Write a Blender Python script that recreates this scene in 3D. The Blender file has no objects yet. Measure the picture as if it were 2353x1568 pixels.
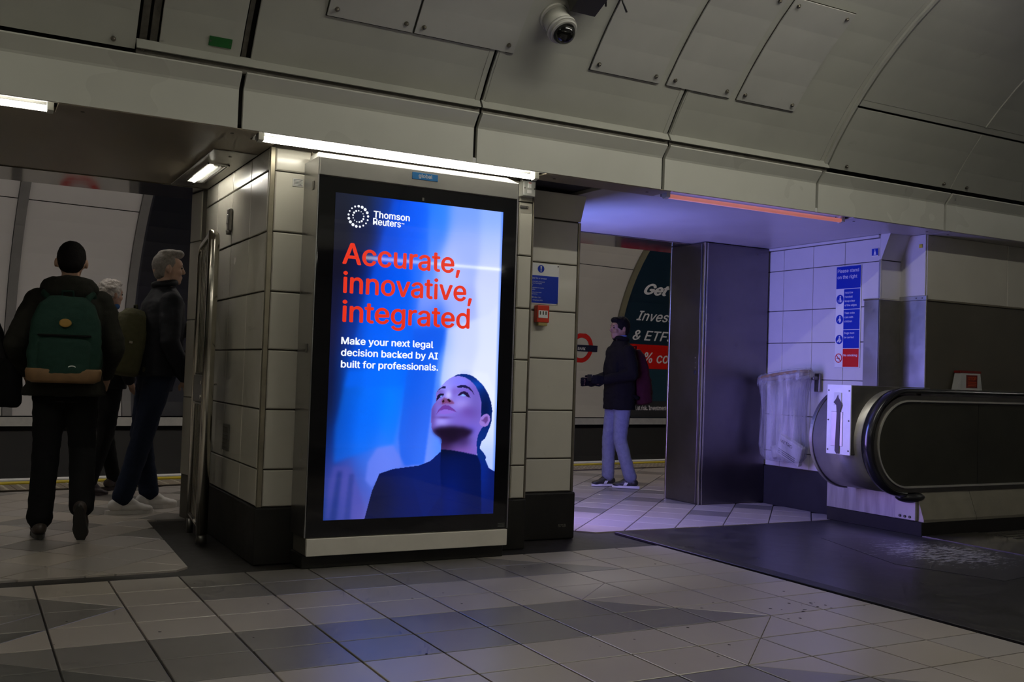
import bpy, bmesh, math, random
import numpy as np
from mathutils import Vector, Matrix
random.seed(7); np.random.seed(7)
scene = bpy.context.scene
COL = scene.collection
rad = math.radians

# ------------------------------------------------------------------ camera, world, exposure
def look_matrix(loc, yaw, pitch, roll):
    y, p, r = rad(yaw), rad(pitch), rad(roll)
    fwd = Vector((math.sin(y)*math.cos(p), math.cos(y)*math.cos(p), math.sin(p)))
    right = Vector((math.cos(y), -math.sin(y), 0))
    up = right.cross(fwd)
    r2 = right*math.cos(r) + up*math.sin(r); u2 = -right*math.sin(r) + up*math.cos(r)
    m = Matrix((r2, u2, -fwd)).transposed().to_4x4(); m.translation = Vector(loc)
    return m
cd = bpy.data.cameras.new('camera'); cam = bpy.data.objects.new('camera', cd); COL.objects.link(cam)
cd.sensor_width = 36.0; cd.lens = 2315.0/2353.0*36.0; cd.clip_start = 0.05; cd.clip_end = 200
cam.matrix_world = look_matrix((0, 0, 1.12), 28.6, 1.86, 1.9)
scene.camera = cam
w = bpy.data.worlds.new('world'); scene.world = w; w.use_nodes = True
w.node_tree.nodes['Background'].inputs[0].default_value = (0.5, 0.5, 0.45, 1)
w.node_tree.nodes['Background'].inputs[1].default_value = 0.004
vs = scene.view_settings
vs.view_transform = 'Standard'; vs.look = 'None'; vs.exposure = 0.0; vs.gamma = 1.0; vs.use_curve_mapping = False
scene.cycles.use_denoising = True; scene.cycles.use_light_tree = False
scene.cycles.max_bounces = 5; scene.cycles.diffuse_bounces = 3; scene.cycles.glossy_bounces = 3; scene.cycles.transparent_max_bounces = 6
scene.cycles.caustics_reflective = False; scene.cycles.caustics_refractive = False
scene.cycles.use_adaptive_sampling = True; scene.cycles.adaptive_threshold = 0.06; scene.cycles.adaptive_min_samples = 16; scene.cycles.light_sampling_threshold = 0.03
scene.cycles.sample_clamp_indirect = 4.0
CROWN = 72.0        # radiance of the fluorescent tubes along the concourse crown
FASCIA = 20.0       # radiance of the tubes under the beam
SIDE_AD = 1.95       # scale of the advert screen on the hidden side of the pillar
NEAR_LEFT = 30.0     # radiance of the two left-hand tubes under the near-side beam
NEAR = 9.0         # radiance of the tubes under the near-side beam
PLATFORM = 84.0     # radiance of the platform tubes

# ------------------------------------------------------------------ materials
def srgb(r, g, b):
    return tuple((c/255/12.92 if c/255 <= 0.04045 else ((c/255+0.055)/1.055)**2.4) for c in (r, g, b)) + (1.0,)
MATS = {}
def mat(name, col, rough=0.5, metal=0.0, var=0.0, scale=6.0, bump=0.0, bscale=60.0, dirt=None, emit=None, estr=0.0,
        alpha=None, spec=0.5, ior=1.5, coat=0.0, streak=False, trans=0.0):
    if name in MATS: return MATS[name]
    m = bpy.data.materials.new(name); m.use_nodes = True; MATS[name] = m
    nt = m.node_tree; N = nt.nodes; L = nt.links; b = N['Principled BSDF']
    col = col if len(col) == 4 else tuple(col)+(1,)
    b.inputs['Base Color'].default_value = col; b.inputs['Roughness'].default_value = rough
    b.inputs['Metallic'].default_value = metal; b.inputs['Specular IOR Level'].default_value = spec
    b.inputs['Coat Weight'].default_value = coat; b.inputs['Coat Roughness'].default_value = 0.08
    b.inputs['IOR'].default_value = ior
    b.inputs['Transmission Weight'].default_value = trans
    tc = N.new('ShaderNodeNewGeometry')
    mp = N.new('ShaderNodeMapping'); L.new(tc.outputs['Position'], mp.inputs['Vector'])
    if streak: mp.inputs['Scale'].default_value = (1, 1, 0.12)
    if var > 0 or dirt:
        nz = N.new('ShaderNodeTexNoise'); nz.inputs['Scale'].default_value = scale; nz.inputs['Detail'].default_value = 3
        nz.inputs['Roughness'].default_value = 0.65
        L.new(mp.outputs['Vector'], nz.inputs['Vector'])
        r1 = N.new('ShaderNodeMapRange'); r1.inputs[1].default_value = 0.25; r1.inputs[2].default_value = 0.75
        r1.inputs[3].default_value = 1-var; r1.inputs[4].default_value = 1+var*0.6
        L.new(nz.outputs['Fac'], r1.inputs[0])
        mx = N.new('ShaderNodeMix'); mx.data_type = 'RGBA'; mx.blend_type = 'MULTIPLY'; mx.inputs[0].default_value = 1
        mx.inputs[6].default_value = col
        L.new(r1.outputs[0], mx.inputs[7])
        last = mx.outputs[2]
        if dirt:
            n2 = N.new('ShaderNodeTexNoise'); n2.inputs['Scale'].default_value = dirt[2]; n2.inputs['Detail'].default_value = 4
            n2.inputs['Roughness'].default_value = 0.75
            L.new(mp.outputs['Vector'], n2.inputs['Vector'])
            r2 = N.new('ShaderNodeMapRange'); r2.inputs[1].default_value = dirt[3]; r2.inputs[2].default_value = dirt[3]+0.12
            r2.inputs[4].default_value = dirt[1]
            L.new(n2.outputs['Fac'], r2.inputs[0])
            m2 = N.new('ShaderNodeMix'); m2.data_type = 'RGBA'; L.new(r2.outputs[0], m2.inputs[0])
            L.new(last, m2.inputs[6]); m2.inputs[7].default_value = dirt[0]
            last = m2.outputs[2]
        L.new(last, b.inputs['Base Color'])
        rr = N.new('ShaderNodeMapRange'); rr.inputs[3].default_value = max(0.02, rough-0.08); rr.inputs[4].default_value = min(1, rough+0.1)
        L.new(nz.outputs['Fac'], rr.inputs[0]); L.new(rr.outputs[0], b.inputs['Roughness'])
    if bump > 0:
        nb = N.new('ShaderNodeTexNoise'); nb.inputs['Scale'].default_value = bscale; nb.inputs['Detail'].default_value = 1
        L.new(mp.outputs['Vector'], nb.inputs['Vector'])
        bp = N.new('ShaderNodeBump'); bp.inputs['Strength'].default_value = bump; bp.inputs['Distance'].default_value = 0.01
        L.new(nb.outputs['Fac'], bp.inputs['Height']); L.new(bp.outputs['Normal'], b.inputs['Normal'])
    if emit:
        b.inputs['Emission Color'].default_value = emit if len(emit) == 4 else tuple(emit)+(1,)
        b.inputs['Emission Strength'].default_value = estr
    if emit and estr < 3: m.cycles.emission_sampling = 'NONE'
    if alpha is not None: b.inputs['Alpha'].default_value = alpha
    return m
GR = srgb(52, 46, 34)
M_vault = mat('vault_paint', (0.43, 0.43, 0.375), 0.45, var=0.10, scale=1.6, dirt=((0.20, 0.17, 0.11, 1), 0.35, 5.0, 0.68))
M_cover = mat('cover_paint', (0.45, 0.445, 0.41), 0.4, var=0.08, scale=2.2, dirt=((0.22, 0.18, 0.12, 1), 0.4, 7.0, 0.68))
M_fascia = mat('fascia_enamel', (0.62, 0.62, 0.55), 0.28, var=0.08, scale=1.2, dirt=((0.25, 0.20, 0.12, 1), 0.5, 11.0, 0.70), bump=0.04, bscale=3)
M_black = mat('dark_gap', (0.012, 0.011, 0.009), 0.8)
M_rail = mat('rail_dirty', (0.12, 0.11, 0.09), 0.55, metal=0.4, var=0.4, scale=20)
M_wtile = mat('wall_enamel', (0.60, 0.575, 0.49), 0.22, var=0.06, scale=2.5, dirt=((0.26, 0.21, 0.12, 1), 0.5, 6.0, 0.69), coat=0.3, bump=0.02, bscale=5)
M_rtile = mat('right_enamel', (0.64, 0.62, 0.60), 0.22, var=0.05, scale=2.5, dirt=((0.30, 0.26, 0.22, 1), 0.4, 7.0, 0.70), coat=0.3)
M_base = mat('baseboard_black', (0.013, 0.012, 0.010), 0.55, var=0.3, scale=8, spec=0.3)
M_grout = mat('grout', (0.05, 0.042, 0.03), 0.8)
M_soffit = mat('soffit_metal', (0.36, 0.31, 0.23), 0.36, metal=0.3, var=0.12, scale=2.5, bump=0.04, bscale=2.2)
M_rsoffit = mat('soffit_pale', (0.55, 0.53, 0.52), 0.34, metal=0.15, var=0.10, scale=2.0, bump=0.05, bscale=2.0)
M_polish = mat('polished_header', (0.36, 0.33, 0.29), 0.03, metal=0.9, var=0.08, scale=5)
M_steel = mat('brushed_steel', (0.46, 0.45, 0.44), 0.30, metal=1.0, var=0.10, scale=4, bump=0.02, bscale=40)
M_steel2 = mat('polished_steel', (0.58, 0.55, 0.48), 0.20, metal=1.0, var=0.10, scale=9)
M_dsteel = mat('dark_steel', (0.20, 0.19, 0.17), 0.34, metal=0.9, var=0.2, scale=6)
M_trim = mat('metal_trim', (0.30, 0.27, 0.20), 0.35, metal=0.8, var=0.2, scale=10)
M_granite = mat('floor_granite', (0.022, 0.020, 0.017), 0.45, var=0.35, scale=12, bump=0.05, bscale=80)
def ftile(n, c): return mat(n, c, 0.34, var=0.035, scale=2.0, bump=0.008, bscale=30, spec=1.0, ior=1.9)
FT = [ftile('floor_cream', (0.40, 0.355, 0.31)), ftile('floor_grey', (0.19, 0.175, 0.155)), ftile('floor_charcoal', (0.10, 0.096, 0.085)),
      ftile('floor_cream_warm', (0.42, 0.37, 0.31)), ftile('floor_cream_cool', (0.385, 0.35, 0.32))]
M_white = mat('sign_white', (0.74, 0.74, 0.72), 0.35)
M_blue = mat('sign_blue', srgb(0, 45, 165), 0.35)
M_red = mat('sign_red', srgb(205, 20, 12), 0.35)
M_black2 = mat('black_plastic', (0.015, 0.015, 0.016), 0.35)

# ------------------------------------------------------------------ mesh helpers
def tag(o, label=None, cat=None, group=None, kind=None):
    if label: o['label'] = label
    if cat: o['category'] = cat
    if group: o['group'] = group
    if kind: o['kind'] = kind
    return o
def empty(name, loc=(0, 0, 0), rz=0.0, label=None, cat=None, group=None):
    o = bpy.data.objects.new(name, None); COL.objects.link(o); o.location = loc; o.rotation_euler = (0, 0, rz)
    o.empty_display_size = 0.1
    return tag(o, label, cat, group)
def link(name, me, parent=None, m=None):
    o = bpy.data.objects.new(name, me); COL.objects.link(o)
    if parent is not None: o.parent = parent
    if m is not None and not me.materials: me.materials.append(m)
    return o
class MB:
    def __init__(s): s.v = []; s.f = []; s.sm = []
    def add(s, vs, fs, smooth=False):
        n = len(s.v); s.v += [tuple(v) for v in vs]
        for f in fs: s.f.append(tuple(i+n for i in f)); s.sm.append(smooth)
        return s
    def box(s, a, b):
        x0, y0, z0 = a; x1, y1, z1 = b
        return s.add([(x0,y0,z0),(x1,y0,z0),(x1,y1,z0),(x0,y1,z0),(x0,y0,z1),(x1,y0,z1),(x1,y1,z1),(x0,y1,z1)],
                     [(3,2,1,0),(4,5,6,7),(0,1,5,4),(1,2,6,5),(2,3,7,6),(3,0,4,7)])
    def bbox(s, a, b, r=0.005, seg=2):
        bm = bmesh.new(); bmesh.ops.create_cube(bm, size=1)
        for v in bm.verts:
            for i in range(3): v.co[i] = (a[i]+b[i])/2 + v.co[i]*(b[i]-a[i])
        bmesh.ops.bevel(bm, geom=bm.edges[:], offset=r, segments=seg, affect='EDGES', profile=0.5)
        bm.verts.index_update(); s.add([v.co[:] for v in bm.verts], [[v.index for v in f.verts] for f in bm.faces]); bm.free()
        return s
    def prism(s, poly, axis, a, b):
        # poly: 2D points; axis 0: (y,z) extruded in x; 1: (x,z) extruded in y; 2: (x,y) extruded in z
        def P(p, t): return [(t, p[0], p[1]), (p[0], t, p[1]), (p[0], p[1], t)][axis]
        n = len(poly); vs_ = [P(p, a) for p in poly]+[P(p, b) for p in poly]
        fs = [tuple(range(n))[::-1], tuple(range(n, 2*n))]+[(i, (i+1) % n, n+(i+1) % n, n+i) for i in range(n)]
        return s.add(vs_, fs)
    def cyl(s, p0, p1, r0, r1=None, seg=16, cap=True, smooth=True):
        r1 = r0 if r1 is None else r1
        p0 = Vector(p0); p1 = Vector(p1); d = (p1-p0).normalized()
        a = Vector((0, 0, 1)) if abs(d.z) < 0.9 else Vector((1, 0, 0)); u = d.cross(a).normalized(); v = d.cross(u)
        vs_ = []
        for p, r in ((p0, r0), (p1, r1)):
            for i in range(seg):
                t = 2*math.pi*i/seg; vs_.append(p+u*math.cos(t)*r+v*math.sin(t)*r)
        s.add(vs_, [(i, (i+1) % seg, seg+(i+1) % seg, seg+i) for i in range(seg)], smooth)
        if cap:
            s.add(vs_[:seg], [tuple(range(seg))[::-1]]); s.add(vs_[seg:], [tuple(range(seg))])
        return s
    def path(s, pts, r, seg=10, closed=False):
        pts = [Vector(p) for p in pts]; n = len(pts); rs = r if isinstance(r, (list, tuple)) else [r]*n
        rings = []; prev = None
        for i, p in enumerate(pts):
            d = (pts[min(i+1, n-1)]-pts[max(i-1, 0)]).normalized() if not closed else (pts[(i+1) % n]-pts[i-1]).normalized()
            if prev is None:
                a = Vector((0, 0, 1)) if abs(d.z) < 0.9 else Vector((1, 0, 0)); u = d.cross(a).normalized()
            else: u = (prev-d*prev.dot(d)).normalized()
            prev = u; v = d.cross(u)
            rings.append([p+u*math.cos(2*math.pi*k/seg)*rs[i]+v*math.sin(2*math.pi*k/seg)*rs[i] for k in range(seg)])
        vs_ = [q for r_ in rings for q in r_]; fs = []
        for i in range(n if closed else n-1):
            j = (i+1) % n
            for k in range(seg): fs.append((i*seg+k, i*seg+(k+1) % seg, j*seg+(k+1) % seg, j*seg+k))
        s.add(vs_, fs, True)
        if not closed: s.add(rings[0], [tuple(range(seg))[::-1]]); s.add(rings[-1], [tuple(range(seg))])
        return s
    def ellip(s, c, r, seg=16, rings=10, rot=None):
        vs_ = []; c = Vector(c)
        for i in range(rings+1):
            ph = math.pi*i/rings
            for k in range(seg):
                t = 2*math.pi*k/seg
                p = Vector((r[0]*math.sin(ph)*math.cos(t), r[1]*math.sin(ph)*math.sin(t), r[2]*math.cos(ph)))
                if rot is not None: p = rot @ p
                vs_.append(c+p)
        fs = []
        for i in range(rings):
            for k in range(seg): fs.append((i*seg+k, (i+1)*seg+k, (i+1)*seg+(k+1) % seg, i*seg+(k+1) % seg))
        return s.add(vs_, fs, True)
    def loft(s, secs, seg=24, pw=2.0):
        # secs: (cx, cy, z, rx, ry) superellipse rings, closed with end caps
        vs_ = []
        for cx_, cy_, z, rx, ry in secs:
            for k in range(seg):
                t = 2*math.pi*k/seg; c, n = math.cos(t), math.sin(t)
                vs_.append((cx_+rx*math.copysign(abs(c)**(2/pw), c), cy_+ry*math.copysign(abs(n)**(2/pw), n), z))
        fs = []
        for i in range(len(secs)-1):
            for k in range(seg): fs.append((i*seg+k, i*seg+(k+1) % seg, (i+1)*seg+(k+1) % seg, (i+1)*seg+k))
        s.add(vs_, fs, True)
        s.add(vs_[:seg], [tuple(range(seg))[::-1]]); s.add(vs_[-seg:], [tuple(range(seg))])
        return s
    def mesh(s, name='mesh', m=None, weld=True):
        me = bpy.data.meshes.new(name); me.from_pydata(s.v, [], s.f)
        for p, k in zip(me.polygons, s.sm): p.use_smooth = k
        if weld:
            bm = bmesh.new(); bm.from_mesh(me); bmesh.ops.remove_doubles(bm, verts=bm.verts, dist=1e-5)
            bmesh.ops.recalc_face_normals(bm, faces=bm.faces); bm.to_mesh(me); bm.free()
        if m: me.materials.append(m)
        return me
    def build(s, name, m, parent=None): return link(name, s.mesh(name, m), parent)

def frame(origin, u, v):
    u = Vector(u).normalized(); v = Vector(v).normalized(); n = u.cross(v)
    mt = Matrix((u, v, n)).transposed().to_4x4(); mt.translation = Vector(origin); return mt
PCACHE = {}
def piece(parent, name, origin, u, v, w_, h_, t, m, bev=0.004):
    key = (round(w_, 3), round(h_, 3), round(t, 4), m.name, bev)
    me = PCACHE.get(key)
    if me is None:
        b = min(bev, t*0.9)
        vs_ = [(0,0,0),(w_,0,0),(w_,h_,0),(0,h_,0),(0,0,t-b),(w_,0,t-b),(w_,h_,t-b),(0,h_,t-b),(b,b,t),(w_-b,b,t),(w_-b,h_-b,t),(b,h_-b,t)]
        fs = [(4,5,9,8),(5,6,10,9),(6,7,11,10),(7,4,8,11),(8,9,10,11),(0,1,5,4),(1,2,6,5),(2,3,7,6),(3,0,4,7),(3,2,1,0)]
        me = bpy.data.meshes.new(name); me.from_pydata(vs_, [], fs); me.materials.append(m); PCACHE[key] = me
    o = link(name, me, parent); o.matrix_local = frame(origin, u, v); return o
def polypiece(parent, name, pts, t, m, z=0.0, bev=0.003):
    # a convex flat piece given by (x,y) points: bevelled slab on the floor
    n = len(pts); c = Vector((sum(p[0] for p in pts)/n, sum(p[1] for p in pts)/n))
    area = sum(pts[i][0]*pts[(i+1) % n][1]-pts[(i+1) % n][0]*pts[i][1] for i in range(n))
    if area < 0: pts = pts[::-1]
    loc = [(p[0]-c.x, p[1]-c.y) for p in pts]
    ins = []
    for p in loc:
        l = math.hypot(*p); k = max(0.0, 1-bev*1.4/max(l, 1e-4)); ins.append((p[0]*k, p[1]*k))
    vs_ = [(x, y, 0) for x, y in loc]+[(x, y, t-bev*0.5) for x, y in loc]+[(x, y, t) for x, y in ins]
    fs = [tuple(range(2*n, 3*n))]
    for i in range(n):
        j = (i+1) % n; fs += [(i, j, n+j, n+i), (n+i, n+j, 2*n+j, 2*n+i)]
    me = bpy.data.meshes.new(name); me.from_pydata(vs_, [], fs); me.materials.append(m)
    o = link(name, me, parent); o.location = (c.x, c.y, z); return o
def evaluated_mesh(ob):
    # evaluate one object in a scratch scene so that the big scene is not re-evaluated each time
    sc2 = bpy.data.scenes.new('scratch'); sc2.collection.objects.link(ob)
    with bpy.context.temp_override(scene=sc2, view_layer=sc2.view_layers[0]):
        dg = bpy.context.evaluated_depsgraph_get(); dg.update()
        me = bpy.data.meshes.new_from_object(ob.evaluated_get(dg))
    bpy.data.scenes.remove(sc2); return me
FONT = None
try:
    import os
    FONT = bpy.data.fonts.load(os.path.join(bpy.utils.system_resource('DATAFILES'), 'fonts', 'Inter.woff2'))
except Exception: FONT = None
def text_mesh(s, size, bold=0.0, shear=0.0, align='LEFT', stretch=1.0, width=None, extrude=0.0, spacing=1.0, line=1.0):
    cu = bpy.data.curves.new('text', 'FONT'); cu.body = s; cu.size = size; cu.shear = shear
    cu.align_x = align; cu.fill_mode = 'FRONT' if extrude == 0 else 'BOTH'; cu.extrude = extrude; cu.resolution_u = 3
    cu.space_character = spacing; cu.space_line = line
    if FONT: cu.font = FONT
    o = bpy.data.objects.new('text', cu); me = evaluated_mesh(o); bpy.data.objects.remove(o); bpy.data.curves.remove(cu)
    me.materials.clear()
    if bold:
        bm = bmesh.new(); bm.from_mesh(me); src = bm.faces[:]
        for k, (dx, dy) in enumerate(((bold, 0), (-bold, 0), (0, bold*0.7), (0, -bold*0.7))):
            g_ = bmesh.ops.duplicate(bm, geom=src); bmesh.ops.translate(bm, vec=(dx, dy, 0.00002*(k+1)), verts=[e for e in g_['geom'] if isinstance(e, bmesh.types.BMVert)])
        bm.to_mesh(me); bm.free()
    if stretch != 1.0:
        for v in me.vertices: v.co.x *= stretch
    if width:
        xs = [v.co.x for v in me.vertices]; x0 = min(xs); k = width/(max(xs)-x0)
        for v in me.vertices: v.co.x = (v.co.x-x0)*k
    return me
def text(parent, name, s, origin, u, v, size, m, **kw):
    o = link(name, text_mesh(s, size, **kw), parent, m); o.matrix_local = frame(origin, u, v); return o
def flat(parent, name, pts2, origin, u, v, m, t=0.0015):
    # flat printed shape: polygon in (u,v), given a hair of thickness
    n = len(pts2); area = sum(pts2[i][0]*pts2[(i+1) % n][1]-pts2[(i+1) % n][0]*pts2[i][1] for i in range(n))
    if area < 0: pts2 = pts2[::-1]
    b = MB(); b.add([(x, y, 0) for x, y in pts2]+[(x, y, t) for x, y in pts2],
                    [tuple(range(n, 2*n))]+[(i, (i+1) % n, n+(i+1) % n, n+i) for i in range(n)])
    me = b.mesh(name, m, weld=False); o = link(name, me, parent); o.matrix_local = frame(origin, u, v); return o
def disc(cx_, cy_, r, n=24): return [(cx_+r*math.cos(2*math.pi*i/n), cy_+r*math.sin(2*math.pi*i/n)) for i in range(n)]
def rect(x0, y0, x1, y1): return [(x0, y0), (x1, y0), (x1, y1), (x0, y1)]
X_, Y_, Z_ = Vector((1, 0, 0)), Vector((0, 1, 0)), Vector((0, 0, 1))
# ------------------------------------------------------------------ floor
TX, TY, OX, OY = 0.3455, 0.304, 0.36, 5.494
floor = MB().box((-9, -3.0, -0.12), (16, 9.7, -0.012)).build('floor', M_granite)
tag(floor, 'station floor of cream and grey tiles with dark stone borders', None, None, 'structure')
def colour(x, y):
    if 4.28 < y < 5.494 and x < 0.705-abs(y-4.886)/0.88: return 1 if y > 4.7 else 2
    if 4.886 < y < 5.494 and 1.05 < x < 2.75+(5.494-y)/0.88: return 1
    if 3.67 < y < 4.278:
        if x < 0.36+(3.974-y)/0.88: return 2
        if x < 2.76+(4.278-y)/0.88: return 1
    if 2.454 < y < 3.062 and x < 2.75+(3.062-y)/0.88: return 1
    if 1.2 < y < 1.846 and x < 3.1+(1.846-y)/0.88: return 1
    return 0
pool = []     # (distance, kind, data)
GAP = 0.0034
for j in range(0, 15):
    y1 = OY-TY*j; y0 = y1-TY
    if y1 > OY-0.001: y1 -= 0.004
    for i in range(-9, 11):
        x0 = OX+TX*i; x1 = x0+TX
        if x0 > 4.15: continue
        gx = 0.0045
        qx0, qx1, qy0, qy1 = x0+gx, min(x1-gx, 4.175), y0+GAP, y1-GAP
        cx_, cy_ = (x0+x1)/2, (y0+y1)/2
        L_, R_, T_, B_ = colour(x0+TX*.17, cy_), colour(x1-TX*.17, cy_), colour(cx_, y1-TY*.17), colour(cx_, y0+TY*.17)
        d = math.hypot(cx_, cy_)
        if any(abs(cx_-a)<.05 and abs(cy_-b_)<.05 for a, b_ in ((3.275, 3.52), (2.93, 3.215), (2.93, 4.43))):
            g = 0.002; pool.append((d, [(qx0, qy0+g), (qx1-g, qy1), (qx0, qy1)], L_)); pool.append((d, [(qx0+g, qy0), (qx1, qy0), (qx1, qy1-g)], L_))
        elif L_ == R_ == T_ == B_ or x1 > 4.18:
            c = L_
            if c == 0: c = random.choice((0, 0, 3, 4))
            pool.append((d, [(qx0, qy0), (qx1, qy0), (qx1, qy1), (qx0, qy1)], c))
        else:
            g = 0.003
            if L_ == B_:
                pool.append((d, [(qx0, qy0), (qx1-g, qy0), (qx0, qy1-g)], L_)); pool.append((d, [(qx1, qy1), (qx0+g, qy1), (qx1, qy0+g)], R_))
            else:
                pool.append((d, [(qx0, qy0+g), (qx1-g, qy1), (qx0, qy1)], L_)); pool.append((d, [(qx0+g, qy0), (qx1, qy0), (qx1, qy1-g)], R_))
def clip(poly, region):
    out = poly; n = len(region)
    for i in range(n):
        a, b = region[i], region[(i+1) % n]; inp = out; out = []
        def side(p): return (b[0]-a[0])*(p[1]-a[1])-(b[1]-a[1])*(p[0]-a[0])
        for k in range(len(inp)):
            p, q = inp[k-1], inp[k]; sp, sq = side(p), side(q)
            if (sp >= 0) != (sq >= 0):
                t = sp/(sp-sq); out.append((p[0]+(q[0]-p[0])*t, p[1]+(q[1]-p[1])*t))
            if sq >= 0: out.append(q)
        if len(out) < 3: return []
    return out
PTH = rad(6.8); PO = Vector((0.36, 10.33, 0)); PU = Vector((math.cos(PTH), math.sin(PTH), 0)); PV = Vector((-math.sin(PTH), math.cos(PTH), 0))
def pw(u, v, z=0.0): return PO+PU*u+PV*v+Vector((0, 0, z))
def yedge(x, v): p = PO+PV*v; return p.y+(x-p.x)*math.tan(PTH)
regions = [[(-1.6, 5.665), (1.14, 5.665), (1.20, 7.5), (-1.6, 7.5)],
           [(4.0, 6.10), (6.58, 6.07), (6.58, 7.1), (5.8, 7.5), (3.86, 7.5), (3.86, 6.3)],
           [(-1.6, 7.5), (9.6, 7.5), (9.6, yedge(9.6, -0.98)), (-1.6, yedge(-1.6, -0.98))]]
S = 0.33; cs = math.sqrt(0.5)
for reg in regions:
    for a in range(-30, 60):
        for b in range(-40, 40):
            cor = [((a+da)*S, (b+db)*S) for da, db in ((0.013, 0.013), (0.987, 0.013), (0.987, 0.987), (0.013, 0.987))]
            w4 = [((p-q)*cs+0.22, (p+q)*cs+5.74) for p, q in cor]
            cx_ = sum(p[0] for p in w4)/4; cy_ = sum(p[1] for p in w4)/4
            if not (-2 < cx_ < 10 and 5.2 < cy_ < 11.6): continue
            c4 = clip(w4, reg)
            if len(c4) < 3: continue
            ar = abs(sum(c4[i][0]*c4[(i+1) % len(c4)][1]-c4[(i+1) % len(c4)][0]*c4[i][1] for i in range(len(c4))))/2
            if ar < 0.004: continue
            k = (a*3+b*5) % 11
            c = 1 if (k in (0, 1) and cy_ > 6.6) or (k == 5 and cy_ > 7.4) else random.choice((0, 3, 4))
            pool.append((math.hypot(cx_, cy_)*(1.0 if -0.3 < cx_-0.0 else 3)+(40 if (2.2 < cx_ < 4.4 and cy_ > 7.5) else 0), c4, c))
# the tiles that show largest stand as single parts, the others are joined
def inview(pts):
    cx_ = sum(p[0] for p in pts)/len(pts); cy_ = sum(p[1] for p in pts)/len(pts)
    a = math.degrees(math.atan2(cx_, cy_))-28.6
    return -29 < a < 29 and cy_ > 2.0 and not (1.3 < cx_ < 3.7 and cy_ > 5.6)
vis = sorted([p for p in pool if inview(p[1])], key=lambda p: p[0]); keep = set(id(p) for p in vis[:300])
rest = [p for p in pool if id(p) not in keep]
for d, pts, c in vis[:300]: polypiece(floor, 'tile', pts, 0.012, FT[c], -0.012)
for c in range(5):
    b = MB()
    for d, pts, cc in rest:
        if cc == c:
            n = len(pts); ar = sum(pts[i][0]*pts[(i+1) % n][1]-pts[(i+1) % n][0]*pts[i][1] for i in range(n))
            if ar < 0: pts = pts[::-1]
            b.add([(x, y, 0) for x, y in pts]+[(x, y, -0.012) for x, y in pts], [tuple(range(n))]+[(i, n+i, n+(i+1) % n, (i+1) % n) for i in range(n)])
    if b.f: tag(link('tile_field', b.mesh('tile_field', FT[c], weld=False), floor), None, None, None, 'stuff')
sp = MB(); rs = random.Random(3)
spots = [(rs.uniform(0.2, 4.0), rs.uniform(2.8, 5.3), rs.uniform(.003, .008)) for _ in range(34)]+[(rs.uniform(3.55, 4.1), rs.uniform(3.55, 3.95), rs.uniform(.004, .010)) for _ in range(14)]
for x, y, r_ in spots:
    n = 7; a0 = rs.random()*6
    sp.add([(x+r_*rs.uniform(.7, 1.3)*math.cos(a0+6.283*k/n), y+r_*rs.uniform(.7, 1.3)*math.sin(a0+6.283*k/n), 0.0008) for k in range(n)], [tuple(range(n))])
tag(link('gum_spots', sp.mesh('gum_spots', mat('gum', (0.03, 0.026, 0.022), 0.8), weld=False), floor), None, None, None, 'stuff')
# escalator landing plate with its worn tread
M_land = mat('landing_metal', (0.075, 0.072, 0.072), 0.30, metal=0.55, var=0.35, scale=5, dirt=((0.02, 0.02, 0.02, 1), 0.6, 3.0, 0.6), bump=0.03, bscale=50)
lp = empty('landing_plate', (5.3, 4.3, 0), 0, 'dark metal landing plate on the floor at the escalator foot', 'landing plate')
MB().bbox((-1.02, -2.9, -0.011), (1.05, 1.73, 0.004), 0.003, 1).build('plate', M_land, lp)
MB().bbox((-1.12, -2.9, -0.011), (-1.025, 1.73, 0.007), 0.003, 1).build('border_strip', M_granite, lp)
m = bpy.data.materials.new('worn_tread'); m.use_nodes = True; nt = m.node_tree; N = nt.nodes; L = nt.links; bs = N['Principled BSDF']
g = N.new('ShaderNodeNewGeometry'); mp = N.new('ShaderNodeMapping'); mp.inputs['Scale'].default_value = (1, 2.4, 1); L.new(g.outputs['Position'], mp.inputs[0])
nz = N.new('ShaderNodeTexNoise'); nz.inputs['Scale'].default_value = 11; nz.inputs['Detail'].default_value = 7; nz.inputs['Roughness'].default_value = 0.8; L.new(mp.outputs[0], nz.inputs[0])
# the flaking paint thins out towards the rim of the patch
vm = N.new('ShaderNodeVectorMath'); vm.operation = 'DISTANCE'; vm.inputs[1].default_value = (5.86, 4.60, 0.006); L.new(g.outputs['Position'], vm.inputs[0])
fo = N.new('ShaderNodeMapRange'); fo.inputs[1].default_value = 0.25; fo.inputs[2].default_value = 0.78; fo.inputs[3].default_value = 0.05; fo.inputs[4].default_value = -0.16; L.new(vm.outputs['Value'], fo.inputs[0])
ad = N.new('ShaderNodeMath'); L.new(nz.outputs['Fac'], ad.inputs[0]); L.new(fo.outputs[0], ad.inputs[1])
cr = N.new('ShaderNodeValToRGB'); cr.color_ramp.elements[0].position = 0.52; cr.color_ramp.elements[0].color = (0.075, 0.072, 0.072, 1)
cr.color_ramp.elements[1].position = 0.58; cr.color_ramp.elements[1].color = (0.48, 0.48, 0.50, 1); L.new(ad.outputs[0], cr.inputs[0])
L.new(cr.outputs[0], bs.inputs['Base Color']); bs.inputs['Roughness'].default_value = 0.36; bs.inputs['Metallic'].default_value = 0.45
tp = flat(lp, 'tread_panel', [(-0.10, 0.12), (0.22, 1.05), (0.60, 0.93), (1.04, 0.72), (1.04, -0.35), (0.10, -0.50)], (0, 0, 0.0042), X_, Y_, m, 0.002)

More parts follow.
